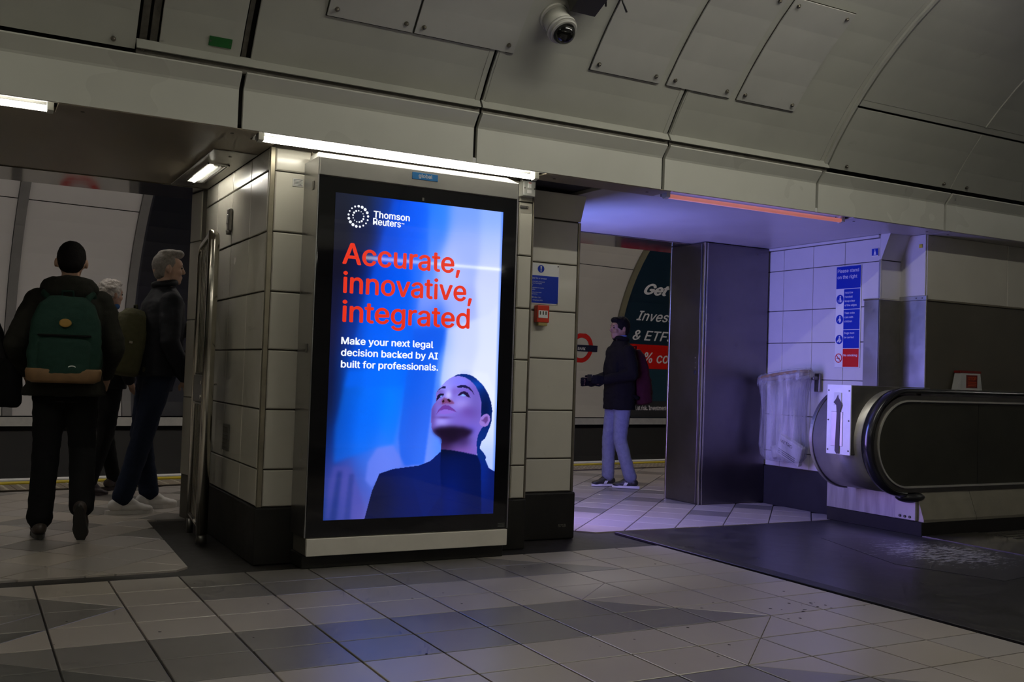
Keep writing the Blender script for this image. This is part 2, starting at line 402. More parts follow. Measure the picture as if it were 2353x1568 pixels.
# ------------------------------------------------------------------ vault over the concourse
VY, VZ, VR = 2.98, 1.27, 2.77
def vp(x, th, dr=0.0): t = rad(th); r = VR+dr; return (x, VY+r*math.cos(t), VZ+r*math.sin(t))
def arc_panel(x0, x1, t0, t1, dr, thick, step=4.0, smooth=True):
    n = max(1, int(math.ceil((t1-t0)/step))); b = MB(); ts = [t0+(t1-t0)*i/n for i in range(n+1)]; vs_ = []
    for t in ts: vs_ += [vp(x0, t, dr), vp(x1, t, dr), vp(x0, t, dr+thick), vp(x1, t, dr+thick)]
    fs = []
    for i in range(n):
        a = 4*i; c = a+4; fs += [(a, a+1, c+1, c), (a+2, c+2, c+3, a+3), (a, c, c+2, a+2), (a+1, a+3, c+3, c+1)]
    fs += [(0, 2, 3, 1), (4*n, 4*n+1, 4*n+3, 4*n+2)]
    return b.add(vs_, fs, False)
ceil = arc_panel(-9, 16, 26, 154, 0.06, 0.05).build('ceiling', M_black)
tag(ceil, 'curved vault of pale painted metal panels over the concourse', None, None, 'structure')
def vpanel(x0, x1, t0, t1, dr=0.0, m=M_vault, name='panel', th=0.02): return arc_panel(x0, x1, t0, t1, dr, th).build(name, m, ceil)
vpanel(-3.3, 0.695, 31.05, 75, -0.015)
vpanel(0.81, 1.215, 31.9, 75); vpanel(1.275, 2.63, 31.9, 75); vpanel(2.652, 4.015, 31.9, 75); vpanel(4.04, 5.40, 31.9, 75)
for x0, x1 in ((5.50, 6.82), (6.845, 8.2), (8.22, 9.6)):
    vpanel(x0, x1, 31.2, 40.9, 0.0); vpanel(x0, x1, 42.3, 75, 0.0)
vpanel(5.50, 9.6, 41.3, 42.25, 0.002, name='rail', th=0.02)
vpanel(5.408, 5.491, 31.2, 75, 0.006, name='rail'); vpanel(5.440, 5.466, 31.2, 75, -0.016, name='rail', th=0.02); vpanel(6.822, 6.844, 42.3, 75, -0.008, name='rail'); vpanel(6.824, 6.842, 31.2, 40.9, 0.004, name='rail')
for x in (0.715, 0.765): vpanel(x, x+0.035, 31.5, 75, 0.02, M_rail, 'rail')
vpanel(1.225, 1.25, 31.5, 75, 0.02, M_rail, 'rail')
for x in (2.60, 2.665, 3.985, 4.05): vpanel(x, x+0.03, 31.95, 38.5, -0.004, M_vault, 'rail', 0.008)
for i in range(6): vpanel(-7.5+i*2.9, -7.5+i*2.9+2.87, 75.3, 112, 0.0, name='panel'); vpanel(-7.5+i*2.9, -7.5+i*2.9+2.87, 112.3, 150, 0.0)
vpanel(-7.5, -3.32, 30.2, 75); vpanel(9.62, 14, 31.2, 75)
M_shadow_line = mat('shadow_line', (0.03, 0.026, 0.018), 0.8); M_bolt = mat('bolt_steel', (0.22, 0.20, 0.16), 0.3, metal=0.9)
# access covers bolted over the panels
def bolt(parent, x, th, dr=-0.012, r=0.0135):
    p = Vector(vp(x, th, dr)); n = Vector((0, -math.cos(rad(th)), -math.sin(rad(th))))
    b = MB().cyl(p-n*0.004, p+n*0.006, r, seg=10).ellip(p+n*0.007, (r*0.75,)*3, 10, 6); return b.build('bolt', M_bolt, parent)
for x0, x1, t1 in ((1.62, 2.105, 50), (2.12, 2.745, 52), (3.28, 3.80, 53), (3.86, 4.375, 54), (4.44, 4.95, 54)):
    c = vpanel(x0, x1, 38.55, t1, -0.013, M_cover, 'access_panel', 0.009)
    arc_panel(x0-0.006, x1+0.004, 38.55-0.13, t1+0.1, -0.0038, 0.003).build('shadow_line', M_shadow_line, c)  # dark slab painting the shadow line round the edges of the cover
    for x in (x0+0.045, x1-0.045):
        bolt(c, x, 39.45, -0.014); bolt(c, x, t1-0.9, -0.014)
for x, t in ((0.59, 31.74), (5.67, 31.9), (6.74, 31.9), (7.01, 31.9)): bolt(ceil, x, t, -0.004 if x > 1 else -0.018, 0.013)
# flange rail under the vault panels, with rivets
for x0, x1 in ((0.70, 2.632), (2.645, 4.022), (4.036, 5.47)):
    MB().prism([(5.300, 2.690), (5.318, 2.690), (5.345, 2.735), (5.345, 2.745), (5.332, 2.745)], 0, x0, x1).build('flange', M_vault, ceil)
    MB().box((x0, 5.325, 2.655), (x1, 5.36, 2.690)).build('flange_web', M_rail, ceil)
    for x in (x0+0.03, x1-0.03): bolt(ceil, x, 31.2, -0.03, 0.007)

# ------------------------------------------------------------------ beam (fascia) over the openings
fas = MB().prism([(5.40, 2.40), (5.60, 2.40), (5.60, 2.85), (5.40, 2.75)], 0, -9, 16).build('trim_1', M_black)
tag(fas, 'long beam of pale enamel fascia panels above the openings', None, None, 'structure')
prof = [(5.367, 2.373), (5.365, 2.578), (5.358, 2.590), (5.304, 2.653), (5.310, 2.662), (5.345, 2.662), (5.392, 2.585), (5.395, 2.373)]
for k in range(-6, 9):
    x0 = 1.24+1.392*k
    MB().prism(prof, 0, x0+0.013, x0+1.392-0.013).build('fascia_panel', M_fascia, fas)
# underside: steel blanking plates between the lamps
for x0, x1 in ((-3.2, -1.52), (0.36, 1.345), (3.135, 4.10), (5.80, 6.86), (6.87, 9.0)):
    MB().bbox((x0, 5.372, 2.368), (x1, 5.583, 2.376), 0.002, 1).build('blanking_plate', M_soffit if x0 < 3.5 else M_rsoffit, fas)
    for x in (x0+0.12, x1-0.12): MB().cyl((x, 5.48, 2.366), (x, 5.48, 2.370), 0.010, seg=10).build('screw', M_rail, fas)
def tube_light(x0, x1, col, strength, label, tubemat):
    r = empty('fluorescent_light', ((x0+x1)/2, 5.47, 2.376), 0, label, 'light', 'tube lights under the beam')
    h = (x1-x0)/2
    # trough with sloping reflector walls
    b = MB(); b.prism([(-0.098, -0.006), (-0.060, 0.020), (0.060, 0.020), (0.112, -0.006), (0.112, 0.026), (-0.098, 0.026)], 0, -h, h); b.build('reflector', mat('reflector_white', (0.75, 0.75, 0.72), 0.3), r)
    for sgn in (-1, 1):
        b = MB().prism([(-0.03, -0.03), (0.01, -0.04), (0.03, -0.02), (0.03, 0.02), (-0.03, 0.02)], 0, sgn*(h-0.03), sgn*h); b.build('end_cap', mat('lamp_cap', (0.6, 0.6, 0.55), 0.4), r)
    MB().box((-h, 0.036, -0.021), (h, 0.041, 0.0)).build('rear_lip', M_rail, r)
    MB().cyl((-h+0.03, -0.01, -0.021), (h-0.03, -0.01, -0.021), 0.0155, seg=14).build('tube', tubemat, r)
    return r
M_tube = mat('tube_glow', (0.8, 0.8, 0.8), 0.5, emit=(1.0, 0.955, 0.82), estr=FASCIA)
M_tubel = mat('tube_glow_left', (0.8, 0.8, 0.8), 0.5, emit=(1.0, 0.94, 0.80), estr=FASCIA*0.55)
M_tubep = mat('tube_pink', (0.8, 0.5, 0.45), 0.5, emit=srgb(214, 120, 104), estr=0.50)
tube_light(1.36, 3.12, None, 1, 'bright white tube light above the advert screen', M_tube)
tube_light(-1.50, 0.345, None, 1, 'white tube light above the left passage', M_tubel)
tube_light(4.115, 5.785, None, 1, 'dim salmon-pink tube light above the right passage', M_tubep)
# lamps along the crown of the vault
M_crown = mat('tube_crown', (0.8, 0.8, 0.8), 0.5, emit=(1.0, 0.97, 0.86), estr=CROWN)
for k, (x, l) in enumerate(((-1.7, 0.75), (3.3, 0.75), (4.95, 0.75), (12.0, 0.75))):
    r = empty('crown_light', (x, 2.95, 3.93), 0, ['strip lamp on the vault crown left of the walkers', 'strip lamp on the vault crown above the advert screen',
        'strip lamp on the vault crown above the right passage', 'strip lamp on the vault crown above the escalator'][k], 'light', 'strip lamps on the vault crown')
    MB().bbox((-l-0.05, -0.07, 0.0), (l+0.05, 0.07, 0.06), 0.01).build('housing', M_white, r)
    MB().cyl((-l, 0, -0.03), (l, 0, -0.03), 0.02, seg=12).build('tube', M_crown, r)
    for s in (-1, 1): MB().box((s*l-0.02, -0.03, -0.05), (s*l+0.02, 0.03, 0.0)).build('end_cap', M_white, r)

M_nearl = mat('tube_near_left', (0.8, 0.8, 0.8), 0.5, emit=(1.0, 0.955, 0.82), estr=NEAR_LEFT)
M_near = mat('tube_near', (0.8, 0.8, 0.8), 0.5, emit=(1.0, 0.955, 0.82), estr=NEAR)
for x0, x1, lab in ((-1.9, -0.15, 'white tube light under the near beam left of the viewer'), (0.85, 2.6, 'white tube light under the near beam above the viewer'), (3.75, 5.5, 'white tube light under the near beam opposite the advert screen'), (6.6, 8.3, 'white tube light under the near beam opposite the escalator')):
    r = tube_light(x0, x1, None, 1, lab, M_near if x0 > 3 else M_nearl); r.location = ((x0+x1)/2, 0.49, 2.350); r.rotation_euler = (0, 0, math.pi)
# ------------------------------------------------------------------ passage soffits
sf = MB().box((-9, 5.59, 2.40), (16, 7.40, 2.46)).build('ceiling_passage', M_black)
tag(sf, 'flat metal soffit over the passages to the platform', None, None, 'structure')
MB().bbox((-6, 5.590, 2.372), (1.50, 7.345, 2.40), 0.003, 1).build('soffit_panel', M_soffit, sf)
MB().bbox((3.70, 5.590, 2.372), (6.90, 7.345, 2.40), 0.003, 1).build('soffit_panel', M_rsoffit, sf)
MB().bbox((6.9, 5.590, 2.372), (12, 7.345, 2.40), 0.003, 1).build('soffit_panel', M_rsoffit, sf)
MB().bbox((-6, 7.36, 2.366), (1.62, 7.90, 2.40), 0.003, 1).build('header_panel', M_polish, sf)
MB().bbox((3.6, 7.36, 2.366), (9.0, 7.98, 2.40), 0.003, 1).build('header_panel', M_polish, sf)
# near side of the concourse behind the viewer
bk = MB().box((-9, -3.1, -0.1), (16, -2.9, 2.46)).box((-9, -2.9, 2.38), (16, 0.6, 2.46)).build('wall_back', M_wtile)
tag(bk, 'pale wall and soffit on the near side of the concourse', None, None, 'structure')
MB().prism([(0.593, 2.373), (0.597, 2.578), (0.642, 2.655), (0.60, 2.72), (0.56, 2.72), (0.56, 2.373)], 0, -9, 16).build('fascia_panel', M_fascia, bk)
for x0, x1 in ((-9, -2.6), (8.5, 16)): MB().box((x0, 0.2, -0.05), (x1, 0.5, 2.38)).build('pillar_panel', M_wtile, bk)
we = MB().box((-9.2, -3, -0.1), (-9, 7.4, 4.3)).build('wall_left', M_wtile); tag(we, 'far left end wall of the concourse', None, None, 'structure')
we = MB().box((16, -3, -0.1), (16.2, 7.4, 4.3)).build('wall_end', M_wtile); tag(we, 'far right end wall of the concourse', None, None, 'structure')
# ------------------------------------------------------------------ pillar with the advert screen
pl = MB().box((1.512, 5.712, -0.05), (3.235, 7.40, 2.40)).box((3.235, 5.985, -0.05), (3.763, 7.40, 2.40)).build('wall_front', M_grout)
tag(pl, 'broad pillar clad in cream enamel panels carrying the advert screen', None, None, 'structure')
ROW = [0.315, 0.529, 0.871, 1.212, 1.546, 1.889, 2.239, 2.374]
g = 0.004
for a, b in zip(ROW[:-1], ROW[1:]):
    piece(pl, 'panel', (1.530, 5.712, a+g), X_, Z_, 0.205, b-a-2*g, 0.014, M_wtile, 0.006)
    piece(pl, 'panel', (1.745, 5.712, a+g), X_, Z_, 0.700, b-a-2*g, 0.012, M_wtile, 0.006)
    piece(pl, 'panel', (2.455, 5.712, a+g), X_, Z_, 0.670, b-a-2*g, 0.012, M_wtile, 0.006)
    piece(pl, 'panel', (3.132, 5.712, a+g), X_, Z_, 0.098, b-a-2*g, 0.014, M_wtile, 0.006)
    for y0, y1 in ((5.735, 6.118), (6.122, 6.586), (6.590, 7.02), (7.024, 7.395)):
        piece(pl, 'panel', (1.512, y1-0.0015, a+g), -Y_, Z_, y1-y0-0.003, b-a-2*g, 0.014, M_wtile, 0.004)
ROWR = [0.314, 0.545, 0.876, 1.233, 1.560, 1.892, 2.194]
for a, b in zip(ROWR[:-1], ROWR[1:]):
    piece(pl, 'panel', (3.242, 5.985, a+g), X_, Z_, 0.515, b-a-2*g, 0.014, M_wtile, 0.006)
    for y0, y1 in ((5.99, 6.45), (6.455, 6.91), (6.915, 7.395)):
        piece(pl, 'panel', (3.763, y0, a+g), Y_, Z_, y1-y0-0.004, b-a-2*g, 0.012, M_wtile, 0.004)
MB().prism([(5.971, 2.199), (5.905, 2.372), (5.985, 2.372), (5.985, 2.199)], 0, 3.242, 3.774).build('coving_panel', M_wtile, pl)
MB().bbox((1.496, 5.694, 0.315), (1.527, 5.716, 2.374), 0.004, 1).build('corner_trim', M_trim, pl)
MB().bbox((1.737, 5.696, 0.0), (1.744, 5.714, 2.374), 0.002, 1).build('seam_trim', M_trim, pl)
MB().bbox((3.231, 5.697, 0.315), (3.243, 5.99, 2.374), 0.003, 1).build('corner_trim', M_trim, pl)
MB().bbox((3.759, 5.969, 0.315), (3.778, 5.99, 2.194), 0.003, 1).build('corner_trim', M_trim, pl)
bb = MB().bbox((1.488, 5.690, -0.01), (3.245, 5.72, 0.313), 0.008).build('baseboard_front', M_base, None)
tag(bb, 'black skirting along the foot of the advert pillar', None, None, 'structure')
MB().bbox((1.488, 5.70, -0.01), (1.516, 7.40, 0.313), 0.008).build('side_skirting', M_base, bb)
MB().bbox((3.245, 5.955, -0.01), (3.79, 5.99, 0.313), 0.012).build('side_skirting', M_base, bb)
MB().bbox((3.76, 5.96, -0.01), (3.79, 7.40, 0.313), 0.012).build('side_skirting', M_base, bb)
text(bb, 'stencil_number', '5718', (3.655, 5.9545, 0.075), X_, Z_, 0.035, mat('stencil', (0.16, 0.15, 0.12), 0.6), bold=0.0009)
# platform-side return beyond the pillar
rt = MB().prism([(1.475, 7.41), (1.62, 7.41), (1.62, 7.63), (1.445, 7.63)], 2, -0.02, 2.37).build('wall_return', M_grout)
tag(rt, 'dark tiled return of the pillar at the platform side', None, None, 'structure')
for k, (a, b) in enumerate(((0.315, 0.87), (0.875, 1.43), (1.435, 2.0), (2.005, 2.36))):
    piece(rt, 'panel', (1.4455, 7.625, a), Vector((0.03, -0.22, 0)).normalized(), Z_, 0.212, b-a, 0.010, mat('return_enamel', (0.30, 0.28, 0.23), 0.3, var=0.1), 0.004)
# ------------------------------------------------------------------ right-hand walls
wr = MB().box((6.632, 5.842, -0.05), (7.2, 7.40, 2.40)).box((6.872, 5.592, -0.05), (12, 5.9, 2.40)).build('wall_right', M_grout)
tag(wr, 'white tiled side wall of the right passage with stepped corner beside the escalator', None, None, 'structure')
ROWA = [0.35, 0.49, 0.825, 1.156, 1.484, 1.780, 2.152, 2.345]; SEAM = [5.832, 6.216, 6.582, 6.948, 7.40]
g = 0.003
for a, b in zip(ROWA[:-1], ROWA[1:]):
    for y0, y1 in zip(SEAM[:-1], SEAM[1:]):
        piece(wr, 'tile', (6.632, y1-g*0.6, a+g), -Y_, Z_, y1-y0-g*1.2, b-a-2*g, 0.012, M_rtile, 0.003)
MB().prism([(5.828, 2.165), (5.738, 2.372), (5.84, 2.372), (5.84, 2.165)], 0, 6.622, 6.87).build('coving_panel', M_rtile, wr)
piece(wr, 'tile', (6.624, 5.842, 1.84), X_, Z_, 0.240, 0.318, 0.012, M_rtile, 0.003)
piece(wr, 'panel', (6.872, 5.838, 1.84), -Y_, Z_, 0.25, 0.53, 0.010, M_rtile, 0.003)
MB().bbox((6.602, 5.84, 2.347), (6.634, 7.40, 2.371), 0.004, 1).build('top_trim', M_rtile, wr)
MB().bbox((6.614, 5.822, 1.84), (6.628, 5.846, 2.165), 0.003, 1).build('corner_trim', M_steel, wr)
for k, x0 in enumerate((6.872, 7.895, 9.0)):
    piece(wr, 'panel', (x0+0.004, 5.592, 1.838), X_, Z_, (1.015, 1.10, 2.5)[k], 0.53, 0.012, M_wtile, 0.003)
M_dwall = mat('dark_cladding', (0.085, 0.075, 0.055), 0.4, var=0.15, scale=3)
for k in range(3): piece(wr, 'cladding', (6.876+k*1.3, 5.592, 0.0), X_, Z_, 1.294, 1.826, 0.010, M_dwall, 0.003)
MB().bbox((6.86, 5.570, 1.826), (11, 5.590, 1.842), 0.003, 1).build('ledge', M_trim, wr)
# steel cladding of the lower corner
MB().bbox((6.606, 5.822, 0.0), (6.622, 5.985, 1.832), 0.003, 1).build('steel_plate', M_steel, wr)
MB().bbox((6.606, 5.818, 0.0), (6.862, 5.834, 1.832), 0.003, 1).build('steel_plate', M_dsteel, wr)
MB().bbox((6.852, 5.565, 0.0), (6.868, 5.83, 1.832), 0.003, 1).build('steel_plate', M_steel, wr)
MB().bbox((6.600, 5.815, 1.830), (6.870, 5.99, 1.842), 0.003, 1).build('steel_cap', M_steel2, wr)
MB().bbox((6.848, 5.560, 1.828), (6.870, 5.83, 1.868), 0.003, 1).build('steel_cap', M_steel, wr)
for y in (5.60, 5.66): MB().cyl((6.846, y, 1.848), (6.85, y, 1.848), 0.006, seg=8).build('rivet', M_rail, wr)
bb = MB().bbox((6.600, 5.84, -0.01), (6.634, 7.40, 0.347), 0.006).build('baseboard_right', mat('skirting_grey', (0.022, 0.021, 0.024), 0.5, var=0.2, spec=0.3), None)
tag(bb, 'dark skirting along the foot of the white tiled side wall', None, None, 'structure')
M_cab = mat('cabinet_steel', (0.20, 0.185, 0.19), 0.30, metal=1.0, var=0.10, scale=4, bump=0.015, bscale=40)
# stainless service cabinet
cb = empty('service_cabinet', (6.21, 7.27, 0), 0, 'tall stainless steel cabinet standing against the white tiled wall', 'cabinet')
MB().bbox((-0.372, -0.14, 0.0), (0.39, 0.36, 2.366), 0.006).build('body', M_cab, cb)
MB().bbox((-0.352, -0.148, 0.012), (0.385, -0.138, 2.355), 0.004).build('front_panel', M_cab, cb)
MB().bbox((-0.380, -0.105, 0.012), (-0.371, 0.335, 2.355), 0.004).build('side_panel', M_cab, cb)
MB().bbox((-0.380, -0.148, 0.0), (-0.362, -0.130, 2.362), 0.003, 1).build('corner_trim', M_steel2, cb)
MB().bbox((-0.382, 0.33, 0.0), (-0.366, 0.352, 2.362), 0.003, 1).build('corner_trim', M_steel2, cb)
MB().bbox((-0.350, -0.152, 0.0), (-0.338, -0.146, 2.362), 0.002, 1).build('seam_trim', M_steel2, cb)
for k, z in enumerate((1.32, 1.275, 1.23)): MB().cyl((-0.383, -0.055, z), (-0.379, -0.055, z), 0.007, seg=10).build('screw', M_steel2, cb)
MB().bbox((-0.388, -0.068, 1.165), (-0.378, -0.045, 1.205), 0.003, 1).build('lock', M_black2, cb)
# ------------------------------------------------------------------ platform beyond the passages
pf = MB(); c = [pw(-10, -3.6), pw(22, -3.6), pw(22, 0.0), pw(-10, 0.0)]
ptf = MB().add([tuple(p+Vector((0, 0, z))) for z in (-0.012, -0.9) for p in [pw(-10, -1.0), pw(22, -1.0), pw(22, 0.0), pw(-10, 0.0)]],
    [(0, 1, 2, 3), (4, 7, 6, 5), (0, 4, 5, 1), (1, 5, 6, 2), (2, 6, 7, 3), (3, 7, 4, 0)]).build('floor_platform', mat('platform_edge', (0.11, 0.10, 0.09), 0.5, var=0.2))
tag(ptf, 'platform edge with tactile paving and painted lines', None, None, 'structure')
def pbox(name, u0, u1, v0, v1, z0, z1, m, parent):
    return MB().add([tuple(pw(u, v, z)) for z in (z0, z1) for u, v in ((u0, v0), (u1, v0), (u1, v1), (u0, v1))],
        [(3, 2, 1, 0), (4, 5, 6, 7), (0, 1, 5, 4), (1, 2, 6, 5), (2, 3, 7, 6), (3, 0, 4, 7)]).build(name, m, parent)
pbox('edge_line', -10, 22, -0.16, 0.0, -0.012, 0.006, mat('line_white', (0.80, 0.79, 0.77), 0.5, var=0.2, scale=8), ptf)
pbox('yellow_line', -10, 22, -0.36, -0.22, -0.012, 0.002, mat('line_yellow', (0.62, 0.48, 0.02), 0.5, var=0.25, scale=9), ptf)
M_tact = mat('tactile', (0.20, 0.165, 0.12), 0.6, var=0.2)
for u0 in [x*0.4 for x in range(-6, 26)]:
    q = pbox('tactile_slab', u0+0.003, u0+0.397, -0.86, -0.45, -0.012, 0.001, M_tact, ptf)
db = MB(); M_dom = mat('tactile_stud', (0.42, 0.38, 0.28), 0.45)
for i in range(-18, 78):
    for j in range(6):
        p = pw(i*0.1333+0.066, -0.82+j*0.066, 0.001); db.cyl(p, p+Vector((0, 0, 0.005)), 0.016, 0.010, seg=6, smooth=False)
tag(link('tactile_studs', db.mesh('tactile_studs', M_dom, weld=False), ptf), None, None, None, 'stuff')
PCv, PCz, PR = -0.15, 1.25, 3.15
def zt(u, z, dr=0.0):
    r = PR+dr; v = PCv+math.sqrt(max(0.0, r*r-(z-PCz)**2)); return pw(u, v, z)
def zn(z): # outward normal (towards the platform) and up-tangent of the track wall at height z
    s = (z-PCz)/PR; c_ = math.sqrt(1-s*s); n = (-PV*c_-Z_*s); up = (-PV*s+Z_*c_); return n, up
def track_strip(name, u0, u1, z0, z1, dr, m, parent, thick=0.02, n=None):
    n = n or max(1, int((z1-z0)/0.18)); vs_ = []; fs = []
    for i in range(n+1):
        z = z0+(z1-z0)*i/n; vs_ += [zt(u0, z, -dr), zt(u1, z, -dr), zt(u0, z, -dr+thick), zt(u1, z, -dr+thick)]
    for i in range(n):
        a = 4*i; b = a+4; fs += [(a, a+1, b+1, b), (a+2, b+2, b+3, a+3), (a, b, b+2, a+2), (a+1, a+3, b+3, b+1)]
    fs += [(0, 2, 3, 1), (4*n, 4*n+1, 4*n+3, 4*n+2)]
    return MB().add(vs_, fs).build(name, m, parent)
M_track = mat('track_dark', (0.007, 0.006, 0.005), 0.7)
# tunnel shell: track wall, vault, track bed and platform-side wall
b = MB(); vs_ = []; A = [rad(a) for a in range(-45, 226, 9)]
tw = MB(); n = len(A)
for a in A:
    for u in (-10, 22): tw.v.append(tuple(pw(u, PCv+(PR+0.05)*math.cos(a), PCz+(PR+0.05)*math.sin(a))))
for i in range(n-1):
    if i*9-45 > 118 : break
    tw.f.append((2*i, 2*i+2, 2*i+3, 2*i+1)); tw.sm.append(False)
o = len(tw.v); tw.v += [tuple(pw(u, v, -1.0)) for u in (-10, 22) for v in (-0.2, 3.2)]; tw.f.append((o, o+1, o+3, o+2)); tw.sm.append(False)
trk = tw.build('wall_track', M_track, None)
tag(trk, 'curved track wall of the platform tunnel clad in pale panels and ribs', None, None, 'structure')
M_tpan = mat('track_panel', (0.50, 0.48, 0.47), 0.32, var=0.05, scale=1.5)
M_tpan2 = mat('track_panel_cream', (0.50, 0.475, 0.40), 0.32, var=0.05, scale=1.5)
M_rib = mat('track_rib', (0.16, 0.155, 0.15), 0.5, var=0.1); M_rib2 = mat('track_rib_olive', (0.18, 0.165, 0.10), 0.5, var=0.1)
for u0, u1, m in ((-4.0, -1.04, M_tpan), (-0.93, 0.425, M_tpan), (0.54, 1.78, M_tpan), (5.3, 7.0, M_tpan2), (7.1, 9.93, M_tpan2)):
    track_strip('panel', u0, u1, 0.43, 2.945, 0.0, m, trk); track_strip('panel', u0, u1, 2.955, 3.95, 0.0, m, trk)
for u0, u1, m in ((-1.035, -0.935, M_rib), (0.43, 0.535, M_rib), (1.785, 1.89, M_rib), (5.2, 5.29, M_rib2), (7.0, 7.1, M_rib2), (9.935, 10.05, M_rib2), (13.1, 13.2, M_rib2)):
    track_strip('rib', u0, u1, 0.43, 3.95, 0.03, m, trk, 0.05)
track_strip('dado_rail', -4, 14, 0.31, 0.415, 0.04, mat('dado', (0.40, 0.39, 0.36), 0.5, var=0.2), trk, 0.06, 2)
nw = MB()   # platform-side wall above and beside the openings
vs2 = []
for a in range(100, 151, 5):
    for u in (-10, 22): nw.v.append(tuple(pw(u, PCv+(PR+0.02)*math.cos(rad(a)), PCz+(PR+0.02)*math.sin(rad(a)))))
for i in range(10): nw.f.append((2*i, 2*i+2, 2*i+3, 2*i+1)); nw.sm.append(False)
nwo = nw.build('ceiling_platform', M_tpan2, None); tag(nwo, 'curved ceiling above the platform', None, None, 'structure')
# pillars closing the platform side between the passages
wp = MB().box((1.62, 7.42, -0.05), (3.75, 7.6, 2.6)).box((6.65, 7.42, -0.05), (12, 7.6, 2.6)).box((-9, 7.40, 2.37), (16, 7.44, 4.2)).build('wall_platform', M_wtile)
tag(wp, 'wall between the passages and the platform', None, None, 'structure')
M_ptube = mat('tube_platform', (0.8, 0.8, 0.8), 0.5, emit=(1.0, 0.93, 0.86), estr=PLATFORM)
for k, u in enumerate((-5.2, -2.6, 0.4, 3.2, 6.4, 9.4, 12.4)):
    p = pw(u, -1.0, 3.80); r = empty('platform_light', p, PTH, None, 'light', 'strip lamps over the platform')
    r['label'] = 'white strip lamp hung from the platform ceiling'
    MB().bbox((-0.75, -0.06, 0.0), (0.75, 0.06, 0.05), 0.008).build('housing', M_white, r)
    MB().cyl((-0.7, 0, -0.025), (0.7, 0, -0.025), 0.02, seg=10).build('tube', M_ptube, r)
# ------------------------------------------------------------------ posters and roundels on the track wall
def on_track(u, z, off=0.004):
    n_, up = zn(z); return zt(u, z)+n_*off, up
po = empty('poster', (0, 0, 0), 0, 'dark teal investment poster with white and red lettering on track wall', 'poster')
M_teal = mat('poster_teal', srgb(22, 42, 56), 0.35); M_tealb = mat('poster_teal_light', srgb(26, 56, 68), 0.35)
track_strip('sheet', 10.06, 13.08, 0.43, 3.9, 0.006, M_teal, po)
track_strip('red_band', 10.06, 13.08, 1.29, 1.715, 0.009, M_red, po, 0.006, 3)
track_strip('lower_band', 10.06, 13.08, 0.72, 1.285, 0.008, M_tealb, po, 0.006, 4)
track_strip('small_print_band', 10.06, 13.08, 0.435, 0.715, 0.008, mat('poster_black', (0.02, 0.02, 0.022), 0.4), po, 0.006, 2)
M_ptxt = mat('poster_text', (0.72, 0.70, 0.68), 0.4)
def ptext(name, s, u, z, size, **kw):
    p, up = on_track(u, z+size*0.35, 0.014); text(po, name, s, p-up*size*0.35, PU, up, size, M_ptxt, **kw)
ptext('lettering', 'Get more', 10.32, 2.575, 0.37, bold=0.014, shear=0.2, stretch=1.3)
ptext('lettering', 'Invest in stocks', 10.35, 2.13, 0.335, bold=0.004, shear=0.2, stretch=1.2)
ptext('lettering', '& ETFs with', 10.33, 1.79, 0.335, bold=0.004, shear=0.2, stretch=1.3)
ptext('lettering', '0% commission', 10.47, 1.40, 0.35, bold=0.006, shear=0.14, stretch=1.08)
p, up = on_track(10.20, 0.555, 0.014); text(po, 'small_print', 'Capital at risk. Investments can fall', p, PU, up, 0.15, M_ptxt, bold=0.003, stretch=0.78)
def rebase(r_, base):
    for c_ in r_.children: c_.matrix_basis = Matrix.Translation(-base) @ c_.matrix_basis
    r_.location = base
rebase(po, zt(11.5, 0.45))
pb = empty('poster', (0, 0, 0), 0, 'black poster on the track wall behind the man with olive rucksack', 'poster')
track_strip('sheet', 1.895, 5.2, 0.43, 3.9, 0.006, mat('poster_night', (0.010, 0.011, 0.016), 0.3), pb)
track_strip('edging', 1.895, 1.92, 0.43, 3.9, 0.010, mat('poster_edge', (0.03, 0.03, 0.04), 0.4), pb, 0.004)
rebase(pb, zt(3.5, 0.45))
M_navy = mat('roundel_navy', srgb(20, 22, 48), 0.4); M_rred = mat('roundel_red', srgb(190, 24, 20), 0.4)
for u, lab in ((9.23, 'red ring station roundel reading BANK on cream panel'), (1.19, 'red ring station roundel reading BANK behind the walking man')):
    p, up = on_track(u, 1.595, 0.003); r = empty('roundel', p, 0, lab, 'sign')
    q = Matrix.Identity(3); mt = frame((0, 0, 0), PU, up)
    b = MB(); nn = 40
    for k in range(nn):
        t = 2*math.pi*k/nn; c_, s_ = math.cos(t), math.sin(t)
        for rr, zz in ((0.255, 0), (0.255, 0.008), (0.175, 0.008), (0.175, 0)): b.v.append((rr*c_, rr*s_, zz))
    for k in range(nn):
        for e in range(4): b.f.append((4*k+e, 4*k+(e+1) % 4, 4*((k+1) % nn)+(e+1) % 4, 4*((k+1) % nn)+e)); b.sm.append(False)
    o = b.build('ring', M_rred, r); o.matrix_local = mt
    o = MB().bbox((-0.35, -0.053, 0.006), (0.35, 0.053, 0.016), 0.002, 1).build('bar', M_navy, r); o.matrix_local = mt
    o = link('lettering', text_mesh('BANK', 0.088, align='CENTER', bold=0.00135), r, M_ptxt); o.matrix_local = mt @ Matrix.Translation((0, -0.032, 0.0175))
